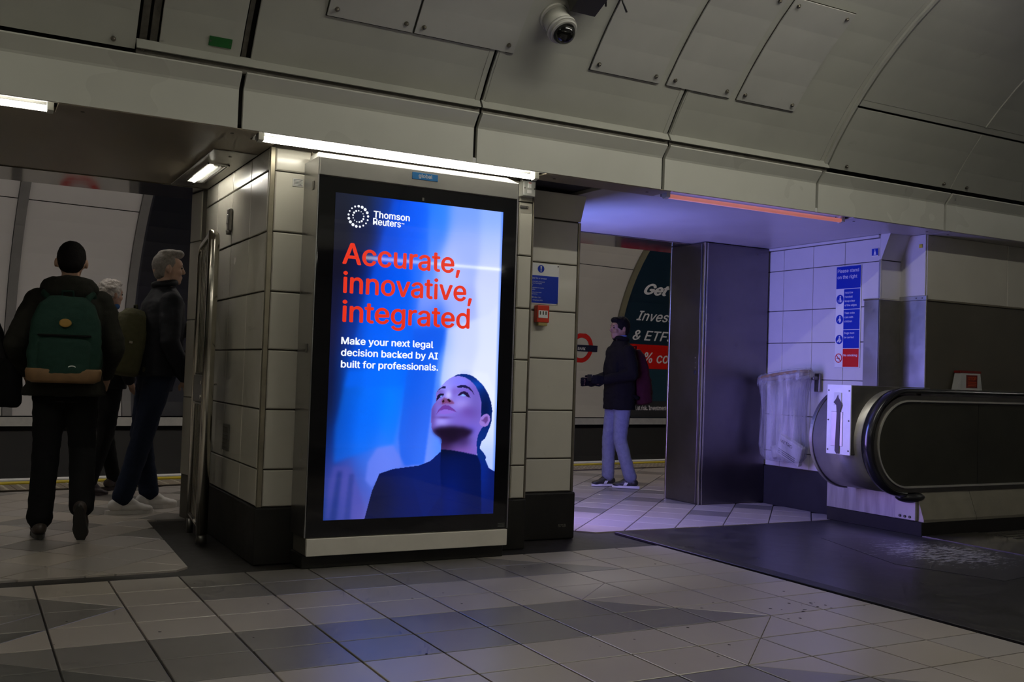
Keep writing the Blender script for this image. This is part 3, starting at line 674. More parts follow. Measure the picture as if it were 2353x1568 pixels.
# red-edged route strip reflected in the header: nothing else is printed there
PORTRAIT = {'hair': [(0.7703, 1.0148), (0.796, 1.0025), (0.8321, 0.996), (0.873, 1.0003), (0.8979, 1.0087), (0.9189, 1.021), (0.9614, 1.0549), (0.983, 1.0784), (1.0095, 1.1185), (1.0279, 1.1626), (1.0382, 1.2143), (1.0363, 1.2735), (1.0273, 1.3105), (1.0101, 1.3512), (0.9947, 1.3844), (0.9746, 1.3991), (0.9635, 1.4321), (0.964, 1.4468), (0.9854, 1.4653), (1.0073, 1.495), (1.002, 1.5123), (1.0255, 1.5588), (0.9692, 1.5579), (0.9445, 1.476), (0.9294, 1.4026), (0.9203, 1.1643), (0.8507, 1.0558)], 'face': [(0.7723, 1.0141), (0.7447, 1.0275), (0.7176, 1.0481), (0.6947, 1.0722), (0.6719, 1.0961), (0.6626, 1.1107), (0.6595, 1.1324), (0.6609, 1.1683), (0.644, 1.1901), (0.635, 1.2118), (0.6345, 1.2476), (0.6351, 1.2835), (0.6394, 1.3229), (0.65, 1.3426), (0.6663, 1.3587), (0.6865, 1.3713), (0.7007, 1.3803), (0.7071, 1.3911), (0.7062, 1.4199), (0.7056, 1.4559), (0.7694, 1.4563), (0.8584, 1.4679), (0.9429, 1.487), (0.9397, 1.4026), (0.9483, 1.3586), (0.9676, 1.3255), (0.9796, 1.3126), (0.9583, 1.2961), (0.9643, 1.2372), (0.9614, 1.1636), (0.9428, 1.1087), (0.9165, 1.0652), (0.8826, 1.0367), (0.8493, 1.0192), (0.8084, 1.0112)], 'chin': [(0.6437, 1.3336), (0.6844, 1.3173), (0.7637, 1.3116), (0.8444, 1.3149), (0.9146, 1.3366), (0.9028, 1.3513), (0.8673, 1.3805), (0.8072, 1.3968), (0.7476, 1.411), (0.7089, 1.4163), (0.7071, 1.3911), (0.7007, 1.3803), (0.6663, 1.3587)], 'ear': [(0.9519, 1.2906), (0.961, 1.2593), (0.9769, 1.2426), (1.0014, 1.2332), (1.0228, 1.2477), (1.0259, 1.2736), (1.0124, 1.3032), (0.9921, 1.3144), (0.9669, 1.3071)], 'earin': [(0.9636, 1.274), (0.9779, 1.2702), (0.9877, 1.2554), (1.0061, 1.2479), (1.0113, 1.2737), (0.9955, 1.2959), (0.9868, 1.2849)], 'browl': [(0.6646, 1.1125), (0.6796, 1.0906), (0.7028, 1.0756), (0.7226, 1.0752), (0.7199, 1.0861), (0.6952, 1.0866), (0.676, 1.0996)], 'browr': [(0.7927, 1.0735), (0.8186, 1.0646), (0.851, 1.0649), (0.88, 1.077), (0.9013, 1.0985), (0.9138, 1.1258), (0.8953, 1.1023), (0.8722, 1.0863), (0.8353, 1.0788), (0.799, 1.0818)], 'eyel': [(0.662, 1.1665), (0.6685, 1.1304), (0.6885, 1.1167), (0.7144, 1.1198), (0.7069, 1.1315), (0.6875, 1.1409), (0.6722, 1.1555)], 'eyewl': [(0.6872, 1.1337), (0.7028, 1.1272), (0.6992, 1.137), (0.6902, 1.1397)], 'eyer': [(0.8, 1.1279), (0.8202, 1.1075), (0.8443, 1.1005), (0.869, 1.1095), (0.8886, 1.1409), (0.8618, 1.133), (0.8372, 1.1273)], 'eyewr': [(0.8177, 1.1258), (0.8368, 1.1174), (0.8596, 1.1287), (0.8374, 1.132)], 'nose': [(0.6972, 1.1569), (0.7133, 1.1422), (0.7374, 1.1472), (0.7658, 1.1576), (0.7845, 1.1755), (0.7586, 1.1795), (0.7304, 1.1716), (0.7029, 1.1821)], 'nos1': [(0.7002, 1.1641), (0.7117, 1.1531), (0.7181, 1.1638), (0.7066, 1.1748)], 'nos2': [(0.7316, 1.1527), (0.7454, 1.1471), (0.762, 1.1631), (0.7482, 1.1688)], 'lipu': [(0.6649, 1.242), (0.6804, 1.2148), (0.7033, 1.1911), (0.7229, 1.1854), (0.747, 1.1887), (0.7716, 1.2028), (0.8027, 1.2279), (0.76, 1.2157), (0.7199, 1.21), (0.6886, 1.2201)], 'lipl': [(0.6754, 1.2365), (0.7003, 1.2153), (0.7319, 1.2106), (0.7641, 1.2182), (0.7926, 1.2287), (0.7607, 1.2338), (0.7211, 1.2407), (0.6892, 1.2363)], 'jacket': [(0.2414, 1.8464), (0.281, 1.6851), (0.3234, 1.5844), (0.3541, 1.574), (0.4084, 1.5581), (0.5675, 1.5406), (0.6397, 1.5155), (0.6994, 1.4636), (0.9448, 1.4848), (1.0212, 1.5587), (1.0746, 1.5866), (1.0858, 1.8805)], 'turtle': [(0.7046, 1.4486), (0.7613, 1.4513), (0.8459, 1.4648), (0.9465, 1.4848), (0.9729, 1.5427), (0.99, 1.8767), (0.7358, 1.8664), (0.7029, 1.5538)], 'lapel': [(0.5299, 1.6104), (0.602, 1.5933), (0.553, 1.5849), (0.6397, 1.5155), (0.6997, 1.4712), (0.7071, 1.5539), (0.7254, 1.7046), (0.6125, 1.8614), (0.5856, 1.7973)]}
BGPTS = [(0.0101, 0.0424, 22, 26, 42), (0.1685, 0.0246, 20, 28, 52), (0.2848, 0.0263, 10, 40, 110), (0.38, 0.038, 0, 62, 200), (0.5089, 0.0465, 0, 85, 235), (0.6237, 0.0493, 40, 120, 255), (0.7912, 0.0469, 110, 150, 255), (1.033, 0.0294, 130, 165, 255), (0.0099, 0.2226, 16, 18, 34), (0.1919, 0.2269, 14, 22, 60), (0.3237, 0.2144, 0, 55, 180), (0.467, 0.2157, 0, 78, 230), (0.5891, 0.2193, 70, 125, 255), (0.798, 0.223, 150, 170, 255), (1.0395, 0.201, 165, 185, 255), (0.0111, 0.4383, 14, 14, 32), (0.1616, 0.4265, 12, 18, 60), (0.2692, 0.418, 0, 60, 200), (0.4105, 0.4069, 0, 78, 225), (0.547, 0.3962, 80, 130, 255), (0.7199, 0.3826, 165, 180, 255), (1.0455, 0.357, 190, 200, 255), (0.0109, 0.6178, 14, 16, 44), (0.1384, 0.6097, 10, 30, 100), (0.2455, 0.6029, 0, 75, 215), (0.4178, 0.592, 0, 85, 225), (0.5639, 0.6203, 120, 145, 245), (0.7721, 0.6459, 150, 165, 245), (1.0456, 0.5912, 195, 205, 255), (0.0108, 0.7969, 18, 18, 48), (0.123, 0.7915, 8, 45, 140), (0.2528, 0.7852, 0, 95, 235), (0.4251, 0.7769, 10, 100, 235), (0.5697, 0.7699, 0, 75, 225), (0.6764, 0.7648, 10, 85, 225), (0.8018, 0.7588, 170, 185, 255), (1.0515, 0.7468, 205, 215, 255), (0.012, 1.0112, 10, 15, 50), (0.1241, 1.0079, 0, 70, 190), (0.277, 1.0033, 0, 105, 245), (0.4338, 0.9986, 0, 110, 250), (0.5461, 0.9952, 0, 75, 215), (0.6595, 0.9693, 40, 110, 240), (0.7434, 0.9894, 190, 200, 255), (1.0516, 0.9801, 215, 222, 255), (0.0222, 1.0806, 8, 10, 40), (0.1133, 1.1144, 0, 70, 180), (0.2672, 1.1476, 0, 95, 225), (0.4, 1.1452, 0, 125, 255), (0.502, 1.1062, 0, 80, 215), (0.5991, 1.1042, 60, 120, 240), (0.0146, 1.2589, 10, 12, 34), (0.0905, 1.2941, 0, 60, 180), (0.2346, 1.2933, 0, 92, 225), (0.397, 1.2703, 0, 120, 255), (0.4918, 1.2547, 60, 90, 205), (0.5562, 1.2542, 70, 100, 215), (0.6228, 1.291, 95, 130, 250), (0.0056, 1.4012, 8, 16, 55), (0.0655, 1.4157, 0, 70, 190), (0.2395, 1.4164, 10, 95, 225), (0.3944, 1.4025, 40, 120, 250), (0.4965, 1.3732, 80, 105, 215), (0.619, 1.4032, 110, 140, 255), (0.6764, 1.4034, 60, 125, 255), (0.0108, 1.529, 25, 40, 110), (0.0931, 1.5445, 60, 70, 160), (0.243, 1.5034, 50, 100, 215), (0.3424, 1.4753, 95, 125, 235), (0.4686, 1.4765, 80, 105, 215), (0.5818, 1.4925, 110, 135, 245), (0.0305, 1.65, 40, 55, 135), (0.0974, 1.6517, 85, 80, 165), (0.1941, 1.618, 40, 70, 165), (0.2846, 1.5837, 70, 105, 215), (0.3073, 1.5696, 85, 115, 225), (0.0214, 1.7915, 20, 45, 110), (0.0868, 1.7583, 10, 50, 125), (0.1529, 1.7247, 75, 75, 165), (0.2081, 1.7767, 100, 95, 180), (0.2351, 1.6911, 60, 80, 180), (1.0296, 1.0952, 215, 222, 255), (1.0472, 1.3273, 200, 212, 255), (1.0546, 1.5206, 165, 185, 255)]
# ------------------------------------------------------------------ digital advert display
HCAP = None
def capsize(cap):
    global HCAP
    if HCAP is None:
        me = text_mesh('H', 1.0); HCAP = max(v.co.y for v in me.vertices)-min(v.co.y for v in me.vertices); bpy.data.meshes.remove(me)
    return cap/HCAP
KX, KY = 2.336, 5.56
ks = empty('advert_display', (KX, KY, 0), 0, 'large lit digital advert display with portrait, standing against the pillar', 'display')
def kb(name, a, b, m, r=0.004, seg=1, parent=None):
    return MB().bbox((a[0]-KX, a[1]-KY, a[2]), (b[0]-KX, b[1]-KY, b[2]), r, seg).build(name, m, parent or ks)
M_case = mat('display_case', (0.30, 0.28, 0.24), 0.32, metal=0.7, var=0.1)
M_glassblack = mat('display_bezel', (0.006, 0.006, 0.007), 0.06, spec=0.5)
M_head = mat('display_header', (0.36, 0.35, 0.32), 0.36, metal=0.35, var=0.05)
kb('casing', (1.714, 5.445, 0.07), (2.960, 5.688, 2.300), M_case, 0.006)
kb('plinth', (1.700, 5.462, 0.0), (2.962, 5.685, 0.073), M_base, 0.004)
kb('base_strip', (1.712, 5.424, 0.074), (2.968, 5.450, 0.171), mat('base_strip_steel', (0.80, 0.76, 0.66), 0.45, metal=0.15, var=0.08), 0.004, 2)
kb('bezel', (1.708, 5.433, 0.175), (2.966, 5.450, 2.192), M_glassblack, 0.003, 2)
kb('header', (1.706, 5.424, 2.196), (2.968, 5.455, 2.293), M_head, 0.003, 2)
b = MB()
v_ = [(1.706, 5.424, 2.293), (2.968, 5.424, 2.293), (2.968, 5.64, 2.293), (1.706, 5.64, 2.293), (1.715, 5.497, 2.334), (2.925, 5.497, 2.334), (2.925, 5.64, 2.334), (1.715, 5.64, 2.334)]
b.add([(x-KX, y-KY, z) for x, y, z in v_], [(3, 2, 1, 0), (4, 5, 6, 7), (0, 1, 5, 4), (1, 2, 6, 5), (2, 3, 7, 6), (3, 0, 4, 7)]).build('visor', mat('visor_white', (0.66, 0.65, 0.60), 0.35), ks)
for x in (1.699, 2.967): kb('side_trim', (x, 5.436, 0.175), (x+0.009, 5.70, 2.30), M_steel, 0.002)
np_ = kb('name_plate', (2.258, 5.4195, 2.238), (2.421, 5.4245, 2.278), mat('plate_blue', srgb(20, 120, 190), 0.4), 0.001)
text(np_, 'lettering', 'global', (2.297-KX, 5.4190-KY, 2.2505), X_, Z_, capsize(0.021), M_white, width=0.088, bold=0.0008)
kb('sensor', (2.330, 5.4305, 2.118), (2.343, 5.434, 2.136), M_dsteel, 0.001)
for z in (0.205, 0.196, 0.187): kb('rating_label', (2.905, 5.4315, z), (2.952, 5.4335, z+0.004), mat('label_grey', (0.10, 0.10, 0.09), 0.6), 0.0005)
for z in (2.12, 1.2): kb('lock', (1.694, 5.50, z), (1.70, 5.53, z+0.05), M_dsteel, 0.001)
# picture on the screen: colours worked out per grid point, shown by an emissive material
SX0, SZ1, SW, SH = 1.803, 2.107, 1.068, 1.838
nx, ny = 320, 551
S_, T_ = np.meshgrid(np.linspace(0, SW, nx), np.linspace(0, SH, ny))
bg = np.array(BGPTS); img = np.zeros((ny, nx, 3)); wsum = np.zeros((ny, nx))
for s, t, r_, g_, b_ in bg:
    w_ = np.exp(-(((S_-s)/0.075)**2+((T_-t)/0.115)**2))+1e-9/(0.01+(S_-s)**2+(T_-t)**2)
    img += w_[..., None]*np.array([r_, g_, b_]); wsum += w_
img /= wsum[..., None]
def inside(poly):
    m_ = np.zeros(S_.shape, bool); n = len(poly)
    for i in range(n):
        x1, y1 = poly[i-1]; x2, y2 = poly[i]
        if y1 == y2: continue
        m_ ^= ((T_ > min(y1, y2)) & (T_ <= max(y1, y2)) & (S_ < (T_-y1)*(x2-x1)/(y2-y1)+x1))
    return m_.astype(float)
def blur(a, k):
    k = max(1, int(round(k)))
    w1 = np.exp(-np.linspace(-2, 2, 2*k+1)**2); w1 /= w1.sum()
    for ax in (0, 1):
        pad = [(k, k) if i == ax else (0, 0) for i in range(a.ndim)]
        p = np.pad(a, pad, mode='edge'); out = np.zeros_like(a)
        for i, q in enumerate(w1): out += q*(p[i:i+a.shape[0]] if ax == 0 else p[:, i:i+a.shape[1]])
        a = out
    return a
def paint(poly, col, soft=1, op=1.0):
    global img
    m_ = blur(inside(poly), soft)*op; img = img*(1-m_[..., None])+m_[..., None]*(np.array(col) if not callable(col) else col())
def blob(c, r, col, op):
    global img
    m_ = np.exp(-(((S_-c[0])/r[0])**2+((T_-c[1])/r[1])**2))*op*FM; img = img*(1-m_[..., None])+m_[..., None]*np.array(col)
Pp = PORTRAIT
for poly, col, sf_, op in (
    ([(0.347, 0.005), (0.565, 0.018), (0.575, 0.281), (0.535, 0.51), (0.453, 1.085), (0.09, 1.094), (0.153, 0.79), (0.198, 0.569), (0.252, 0.383), (0.292, 0.195)], (0, 82, 228), 9, 0.45),
    ([(0.504, 0.743), (0.704, 0.733), (0.659, 0.954), (0.63, 1.254), (0.6, 1.537), (0.455, 1.543), (0.433, 1.373), (0.461, 1.085)], (14, 84, 220), 5, 0.65),
    ([(0.721, 0.732), (0.995, 0.633), (1.07, 0.551), (1.085, 1.172), (0.999, 0.988), (0.827, 0.977), (0.699, 1.14), (0.687, 1.042)], (205, 213, 255), 7, 0.6),
    ([(0.109, 0.999), (0.449, 0.989), (0.428, 1.255), (0.403, 1.417), (0.302, 1.431), (0.048, 1.522), (0.047, 1.33)], (0, 104, 238), 9, 0.45),
    ([(0.302, 1.439), (0.403, 1.421), (0.479, 1.543), (0.346, 1.574), (0.28, 1.663), (0.24, 1.619), (0.251, 1.518)], (98, 120, 228), 6, 0.7),
    ([(0.048, 1.537), (0.153, 1.545), (0.238, 1.763), (0.241, 1.846), (0.009, 1.837), (0.017, 1.685)], (70, 70, 158), 8, 0.55),
    ([(0.072, 1.566), (0.101, 1.566), (0.075, 1.84), (0.038, 1.838)], (18, 40, 110), 7, 0.6),
    ([(0.143, 1.581), (0.17, 1.582), (0.158, 1.843), (0.12, 1.842)], (26, 46, 120), 6, 0.5)): paint(poly, col, sf_, op)
fr_ = np.clip((S_-1.048)/0.02, 0, 1)[..., None]*0.55; img = img*(1-fr_)+fr_*np.array([40, 100, 255])
paint(Pp['hair'], (4, 38, 120), 1)
FM = blur(inside(Pp['hair']), 1); blob((0.99, 1.20), (0.05, 0.10), (0, 14, 60), 0.8); blob((0.93, 1.06), (0.06, 0.03), (10, 80, 200), 0.6)
paint(Pp['face'], (116, 100, 205), 1)
FM = blur(inside(Pp['face']), 1)
def fcp(x, y):   # face picture coordinates to screen metres
    a = np.array(Pp['face'][0]); q = np.array([(x-450)/1283*0.502, (y-180)/1568*0.601]); return a+q
for c, r, col, op in (((330, 300), (.10, .07), (150, 150, 250), .8), ((560, 260), (.08, .03), (120, 118, 245), .8), ((620, 620), (.075, .04), (165, 155, 245), .75), ((370, 470), (.022, .028), (185, 180, 250), .9),
        ((280, 890), (.055, .028), (160, 150, 245), .85), ((740, 740), (.075, .05), (95, 62, 155), .85), ((640, 900), (.09, .05), (112, 88, 190), .7), ((840, 560), (.05, .12), (95, 80, 170), .6),
        ((120, 800), (.022, .10), (85, 60, 140), .7), ((230, 430), (.03, .02), (95, 72, 165), .6), ((620, 400), (.07, .02), (105, 78, 180), .6), ((470, 420), (.018, .03), (115, 90, 190), .6), ((760, 1010), (.05, .03), (90, 78, 200), .6),
        ((330, 590), (.045, .018), (125, 60, 105), .5), ((600, 1350), (.12, .05), (118, 78, 165), .8), ((330, 1340), (.05, .06), (85, 55, 115), .7), ((300, 820), (.05, .008), (80, 48, 120), .6)):
    blob(fcp(*c), r, col, op)
paint(Pp['chin'], (22, 9, 34), 9, 0.97)
FM = blur(inside(Pp['face']), 1); blob(fcp(420, 1130), (.10, .05), (15, 6, 26), 0.85); blob(fcp(320, 1230), (.07, .05), (38, 18, 58), 0.7); blob(fcp(650, 1180), (.05, .04), (45, 24, 74), 0.6)
for k, col, sf_, op in (('nose', (112, 55, 98), 2, .75), ('nos1', (38, 8, 22), 1, .95), ('nos2', (38, 8, 22), 1, .95), ('lipl', (132, 96, 208), 2, .9), ('lipu', (100, 52, 148), 1, .95),
        ('browl', (18, 16, 62), 1, .95), ('browr', (18, 16, 62), 1, .95), ('eyel', (18, 10, 44), 1, .95), ('eyer', (24, 12, 52), 1, .95), ('eyewl', (120, 165, 245), 1, .9), ('eyewr', (130, 170, 250), 1, .9),
        ('ear', (140, 110, 200), 1, 1.0), ('earin', (82, 48, 120), 2, .8)): paint(Pp[k], col, sf_, op)
m_line = [tuple(fcp(x, y)) for x, y in ((158, 808), (220, 742), (300, 714), (400, 732), (505, 772), (400, 744), (300, 728), (222, 756))]
paint(Pp['jacket'], (6, 20, 88), 1)
FM = blur(inside(Pp['jacket']), 1); blob((0.30, 1.75), (.14, .22), (12, 16, 48), .9); blob((0.98, 1.55), (.06, .2), (4, 38, 140), .7); blob((0.55, 1.6), (.1, .12), (6, 26, 100), .5)
paint(Pp['lapel'], (6, 24, 98), 2, .7)
paint(Pp['turtle'], (2, 14, 70), 2); FM = blur(inside(Pp['turtle']), 1); blob((0.72, 1.44), (.16, .05), (3, 8, 34), .9); blob((0.78, 1.75), (.09, .2), (2, 22, 105), .8)
# narrow blue fringe towards the right-hand edge of the lit panel
lin = np.where(img/255 <= 0.04045, img/255/12.92, ((np.clip(img, 0, 255)/255+0.055)/1.055)**2.4)
me = bpy.data.meshes.new('screen')
vx = np.stack([S_+SX0-KX, np.full_like(S_, 5.4318-KY), SZ1-T_], -1).reshape(-1, 3)
idx = np.arange(nx*ny).reshape(ny, nx); q = np.stack([idx[1:, :-1], idx[1:, 1:], idx[:-1, 1:], idx[:-1, :-1]], -1).reshape(-1, 4)
me.vertices.add(len(vx)); me.vertices.foreach_set('co', vx.astype(np.float32).ravel())
me.loops.add(q.size); me.loops.foreach_set('vertex_index', q.astype(np.int32).ravel())
me.polygons.add(len(q)); me.polygons.foreach_set('loop_start', np.arange(0, q.size, 4, dtype=np.int32)); me.polygons.foreach_set('loop_total', np.full(len(q), 4, np.int32))
me.update(calc_edges=True)
ca = me.color_attributes.new('picture', 'FLOAT_COLOR', 'POINT'); ca.data.foreach_set('color', np.concatenate([lin.reshape(-1, 3), np.ones((nx*ny, 1))], 1).astype(np.float32).ravel())
m = bpy.data.materials.new('screen_picture'); m.use_nodes = True; nt = m.node_tree; bs = nt.nodes['Principled BSDF']
at = nt.nodes.new('ShaderNodeVertexColor'); at.layer_name = 'picture'; nt.links.new(at.outputs['Color'], bs.inputs['Emission Color'])
bs.inputs['Base Color'].default_value = (0.008, 0.008, 0.009, 1); bs.inputs['Roughness'].default_value = 0.035; bs.inputs['Emission Strength'].default_value = 1.2
m.cycles.emission_sampling = 'NONE'
sc_ = link('screen', me, ks, m)
def emat(n, c, s=1.0): return mat(n, (0.01, 0.01, 0.01), 0.2, emit=c, estr=s)
E_red = emat('screen_red', srgb(226, 48, 24), 1.0); E_white = emat('screen_white', srgb(240, 245, 255), 1.05)
def stext(name, s, s0, t0, cap, width, m_, off, **kw): text(sc_, name, s, (SX0+s0-KX, 5.4308-KY, SZ1-t0), X_, Z_, capsize(cap), m_, width=width, bold=off, **kw)
stext('headline', 'Accurate,', 0.053, 0.397, 0.117, 0.737, E_red, 0.0036)
stext('headline', 'innovative,', 0.062, 0.561, 0.117, 0.813, E_red, 0.0036)
stext('headline', 'integrated', 0.064, 0.724, 0.117, 0.800, E_red, 0.0036)
stext('body_text', 'Make your next legal', 0.065, 0.851, 0.0385, 0.567, E_white, 0.0016)
stext('body_text', 'decision backed by AI', 0.066, 0.917, 0.0385, 0.598, E_white, 0.0016)
stext('body_text', 'built for professionals.', 0.068, 0.983, 0.0385, 0.600, E_white, 0.0016)
stext('logo_text', 'Thomson', 0.228, 0.1185, 0.0375, 0.225, E_white, 0.0016)
stext('logo_text', 'Reuters', 0.227, 0.1600, 0.0375, 0.172, E_white, 0.0016)
stext('logo_text', '\u2122', 0.402, 0.150, 0.016, 0.018, E_white, 0.0)
lg = MB()
for n, R0, rmin, rmax, ph in ((17, 0.0585, 0.0048, 0.0090, 0.9), (13, 0.0325, 0.0030, 0.0062, 2.4)):
    for k in range(n):
        a = 2*math.pi*k/n+0.1; rr = rmin+(rmax-rmin)*(0.5+0.5*math.cos(2*(a-ph)))
        pts = disc(SX0+0.138+R0*math.cos(a)-KX, SZ1-0.123+R0*math.sin(a), rr, 12)
        lg.add([(x, 5.4308-KY, z) for x, z in pts], [tuple(range(12))])
tag(link('logo_dots', lg.mesh('logo_dots', E_white, weld=False), sc_), None, None, None, 'stuff')
# ------------------------------------------------------------------ advert screen on the pillar flank, facing the right passage
ds = empty('advert_display', (3.80, 6.615, 0.30), 0, 'glowing blue-violet advert display on the pillar flank facing the tiled wall', 'display')
MB().bbox((-0.022, -0.50, 0.0), (0.03, 0.50, 1.80), 0.006).build('casing', M_black2, ds)
m = bpy.data.materials.new('flank_picture'); m.use_nodes = True; nt = m.node_tree; bs = nt.nodes['Principled BSDF']
tc = nt.nodes.new('ShaderNodeTexCoord'); sp = nt.nodes.new('ShaderNodeSeparateXYZ'); nt.links.new(tc.outputs['Object'], sp.inputs[0])
mr = nt.nodes.new('ShaderNodeMapRange'); mr.inputs[1].default_value = 0.0; mr.inputs[2].default_value = 1.74; nt.links.new(sp.outputs['Z'], mr.inputs[0])
cr = nt.nodes.new('ShaderNodeValToRGB'); cr.color_ramp.elements[0].color = (0.42, 0.27, 0.85, 1); cr.color_ramp.elements[1].color = (0.15, 0.25, 1.0, 1); nt.links.new(mr.outputs[0], cr.inputs[0])
nt.links.new(cr.outputs[0], bs.inputs['Emission Color']); bs.inputs['Emission Strength'].default_value = 7.5*SIDE_AD; bs.inputs['Base Color'].default_value = (0.01, 0.01, 0.01, 1)
MB().box((0.029, -0.43, 0.06), (0.034, 0.43, 1.74)).build('screen', m, ds)
for y0 in (0.46,): MB().bbox((0.02, y0, 0.0), (0.10, y0+0.04, 1.80), 0.006).build('light_baffle', M_black2, ds)  # unseen baffle added to cut the screen's light towards the platform
# ------------------------------------------------------------------ small fittings on the pillar
o = empty('notice_plate', (1.661, 5.696, 2.160), 0, 'small grey printed plate near the top of the pillar', 'plate')
MB().bbox((-0.031, -0.003, 0), (0.031, 0.0, 0.046), 0.001, 1).build('plate', mat('plate_grey', (0.55, 0.55, 0.52), 0.4), o)
for k in range(5): flat(o, 'print_line', rect(0.004, 0, 0.056-0.006*(k % 2), 0.0035), (-0.030, -0.0032, 0.006+k*0.008), X_, Z_, mat('print_dark', (0.12, 0.12, 0.12), 0.6), 0.0004)
o = empty('switch_box', (3.164, 5.664, 2.268), 0, 'grey metal isolator switch box beside the advert header', 'switch')
MB().bbox((-0.045, -0.030, 0.0), (0.045, 0.034, 0.098), 0.004).build('box', mat('switch_grey', (0.50, 0.51, 0.48), 0.35, metal=0.3), o)
rk = MB().bbox((-0.014, -0.036, 0.052), (0.012, -0.029, 0.086), 0.002, 1).build('rocker', M_white, o)
MB().bbox((-0.010, -0.0375, 0.082), (0.010, -0.034, 0.087), 0.001, 1).build('indicator', M_red, rk)
MB().bbox((-0.018, -0.032, 0.018), (0.016, -0.0298, 0.040), 0.001, 1).build('label', M_white, o)
for x in (-0.036, 0.036): MB().cyl((x, -0.033, 0.05), (x, -0.029, 0.05), 0.005, seg=8).build('screw', M_rail, o)
for x in (-0.038, 0.006): MB().cyl((x, 0.0, 0.098), (x, 0.0, 0.104), 0.014, seg=10).cyl((x, 0.0, 0.104), (x, 0.0, 0.13), 0.008, seg=10).build('cable_gland', M_steel, o)
o = empty('cover_clip', (3.16, 5.695, 2.205), 0, 'small metal clip below the isolator switch box', 'clip')
MB().bbox((-0.03, -0.008, -0.008), (0.03, 0.003, 0.008), 0.002, 1).cyl((0.02, -0.012, 0), (0.02, -0.008, 0), 0.006, seg=8).build('bar', M_steel2, o)
# fire action notice and call point
fs = empty('fire_notice', (3.50, 5.968, 1.603), 0, 'blue and white fire action notice on the pillar above the call point', 'sign')
MB().bbox((-0.17, -0.003, 0), (0.107, 0.0, 0.279), 0.002, 1).build('board', M_white, fs)
flat(fs, 'blue_field', rect(-0.162, 0.008, 0.102, 0.196), (0, -0.0032, 0), X_, Z_, M_blue)
flat(fs, 'blue_symbol', disc(-0.040, 0.243, 0.026), (0, -0.0032, 0), X_, Z_, M_blue)
flat(fs, 'exclamation_mark', [(-0.046, 0.262), (-0.034, 0.262), (-0.0375, 0.236), (-0.0425, 0.236)], (0, -0.0050, 0), X_, Z_, M_white, 0.0008)
flat(fs, 'exclamation_dot', disc(-0.040, 0.228, 0.0048, 12), (0, -0.0050, 0), X_, Z_, M_white, 0.0008)
for k, (s, z, c, x) in enumerate((('If you see fire or smoke', 0.172, 0.0105, -0.155), ('operate the fire alarm, the sound', 0.150, 0.007, -0.155), ('will call out the Fire Brigade', 0.138, 0.007, -0.155), ('immediately', 0.126, 0.007, -0.155),
        ('Tell a staff member the location', 0.108, 0.007, -0.155), ('of the fire safely', 0.096, 0.007, -0.155), ('Follow directions from staff', 0.076, 0.007, -0.155), ('and leave the station', 0.064, 0.007, -0.155), ('Do not take any risks', 0.042, 0.009, -0.155), ('Telephone 999', 0.022, 0.008, -0.100))):
    text(fs, 'lettering', s, (x, -0.0050, z), X_, Z_, capsize(c), M_white)
for x, z in ((-0.16, 0.268), (0.097, 0.268), (0.097, 0.010)): MB().cyl((x, -0.006, z), (x, -0.002, z), 0.005, seg=8).build('screw', M_rail, fs)
cp = empty('call_point', (3.465, 5.965, 1.476), 0, 'red fire alarm call point box on the pillar below the notice', 'alarm')
MB().bbox((-0.048, -0.045, 0.0), (0.048, 0.004, 0.118), 0.006).build('box', mat('alarm_red', srgb(196, 52, 24), 0.4), cp)
MB().bbox((-0.040, -0.048, 0.030), (0.034, -0.044, 0.082), 0.002, 1).build('window', M_white, cp)
for x in (-0.026, -0.004, 0.018): MB().bbox((x-0.005, -0.0495, 0.052), (x+0.005, -0.0475, 0.076), 0.001, 1).build('symbol', M_rail, cp)
MB().bbox((-0.034, -0.040, -0.022), (0.036, -0.004, 0.001), 0.004).build('hinged_flap', mat('flap_clear', (0.35, 0.28, 0.10), 0.3), cp)
# recessed ceiling light in the left passage
cl = empty('recessed_light', (1.36, 6.66, 2.370), 0, 'recessed twin-sided ceiling light in the left passage soffit', 'light')
MB().bbox((-0.130, -0.70, -0.005), (0.128, 0.66, 0.0), 0.002, 1).build('cover_plate', mat('light_cover', (0.42, 0.40, 0.35), 0.28, metal=0.5), cl)
MB().prism([(-0.070, -0.005), (-0.070, -0.007), (0.052, -0.007), (0.052, -0.005)], 1, -0.29, 0.40).build('diffuser', mat('light_diff', (0.62, 0.61, 0.55), 0.25), cl)
for a, b_ in (((-0.076, -0.30, -0.013), (-0.068, 0.41, -0.005)), ((0.05, -0.30, -0.013), (0.058, 0.41, -0.005)), ((-0.076, -0.30, -0.013), (0.058, -0.29, -0.005)), ((-0.076, 0.40, -0.013), (0.058, 0.41, -0.005))):
    MB().box(a, b_).build('rim', M_steel2, cl)
MB().cyl((-0.030, -0.20, -0.015), (-0.030, 0.36, -0.015), 0.009, seg=12).ellip((-0.030, 0.36, -0.015), (0.009, 0.009, 0.009), 12, 6).build('tube', mat('tube_passage', (0.8, 0.8, 0.8), 0.5, emit=(1.0, 0.96, 0.84), estr=42), cl)
MB().prism([(0.028, -0.014), (0.048, -0.009), (0.010, -0.007)], 1, -0.25, 0.38).build('reflector', mat('light_refl', (0.8, 0.8, 0.75), 0.15, metal=0.8), cl)
for y in (-0.56, 0.54): MB().cyl((0.0, y, -0.008), (0.0, y, -0.004), 0.009, seg=8).build('screw', M_rail, cl)
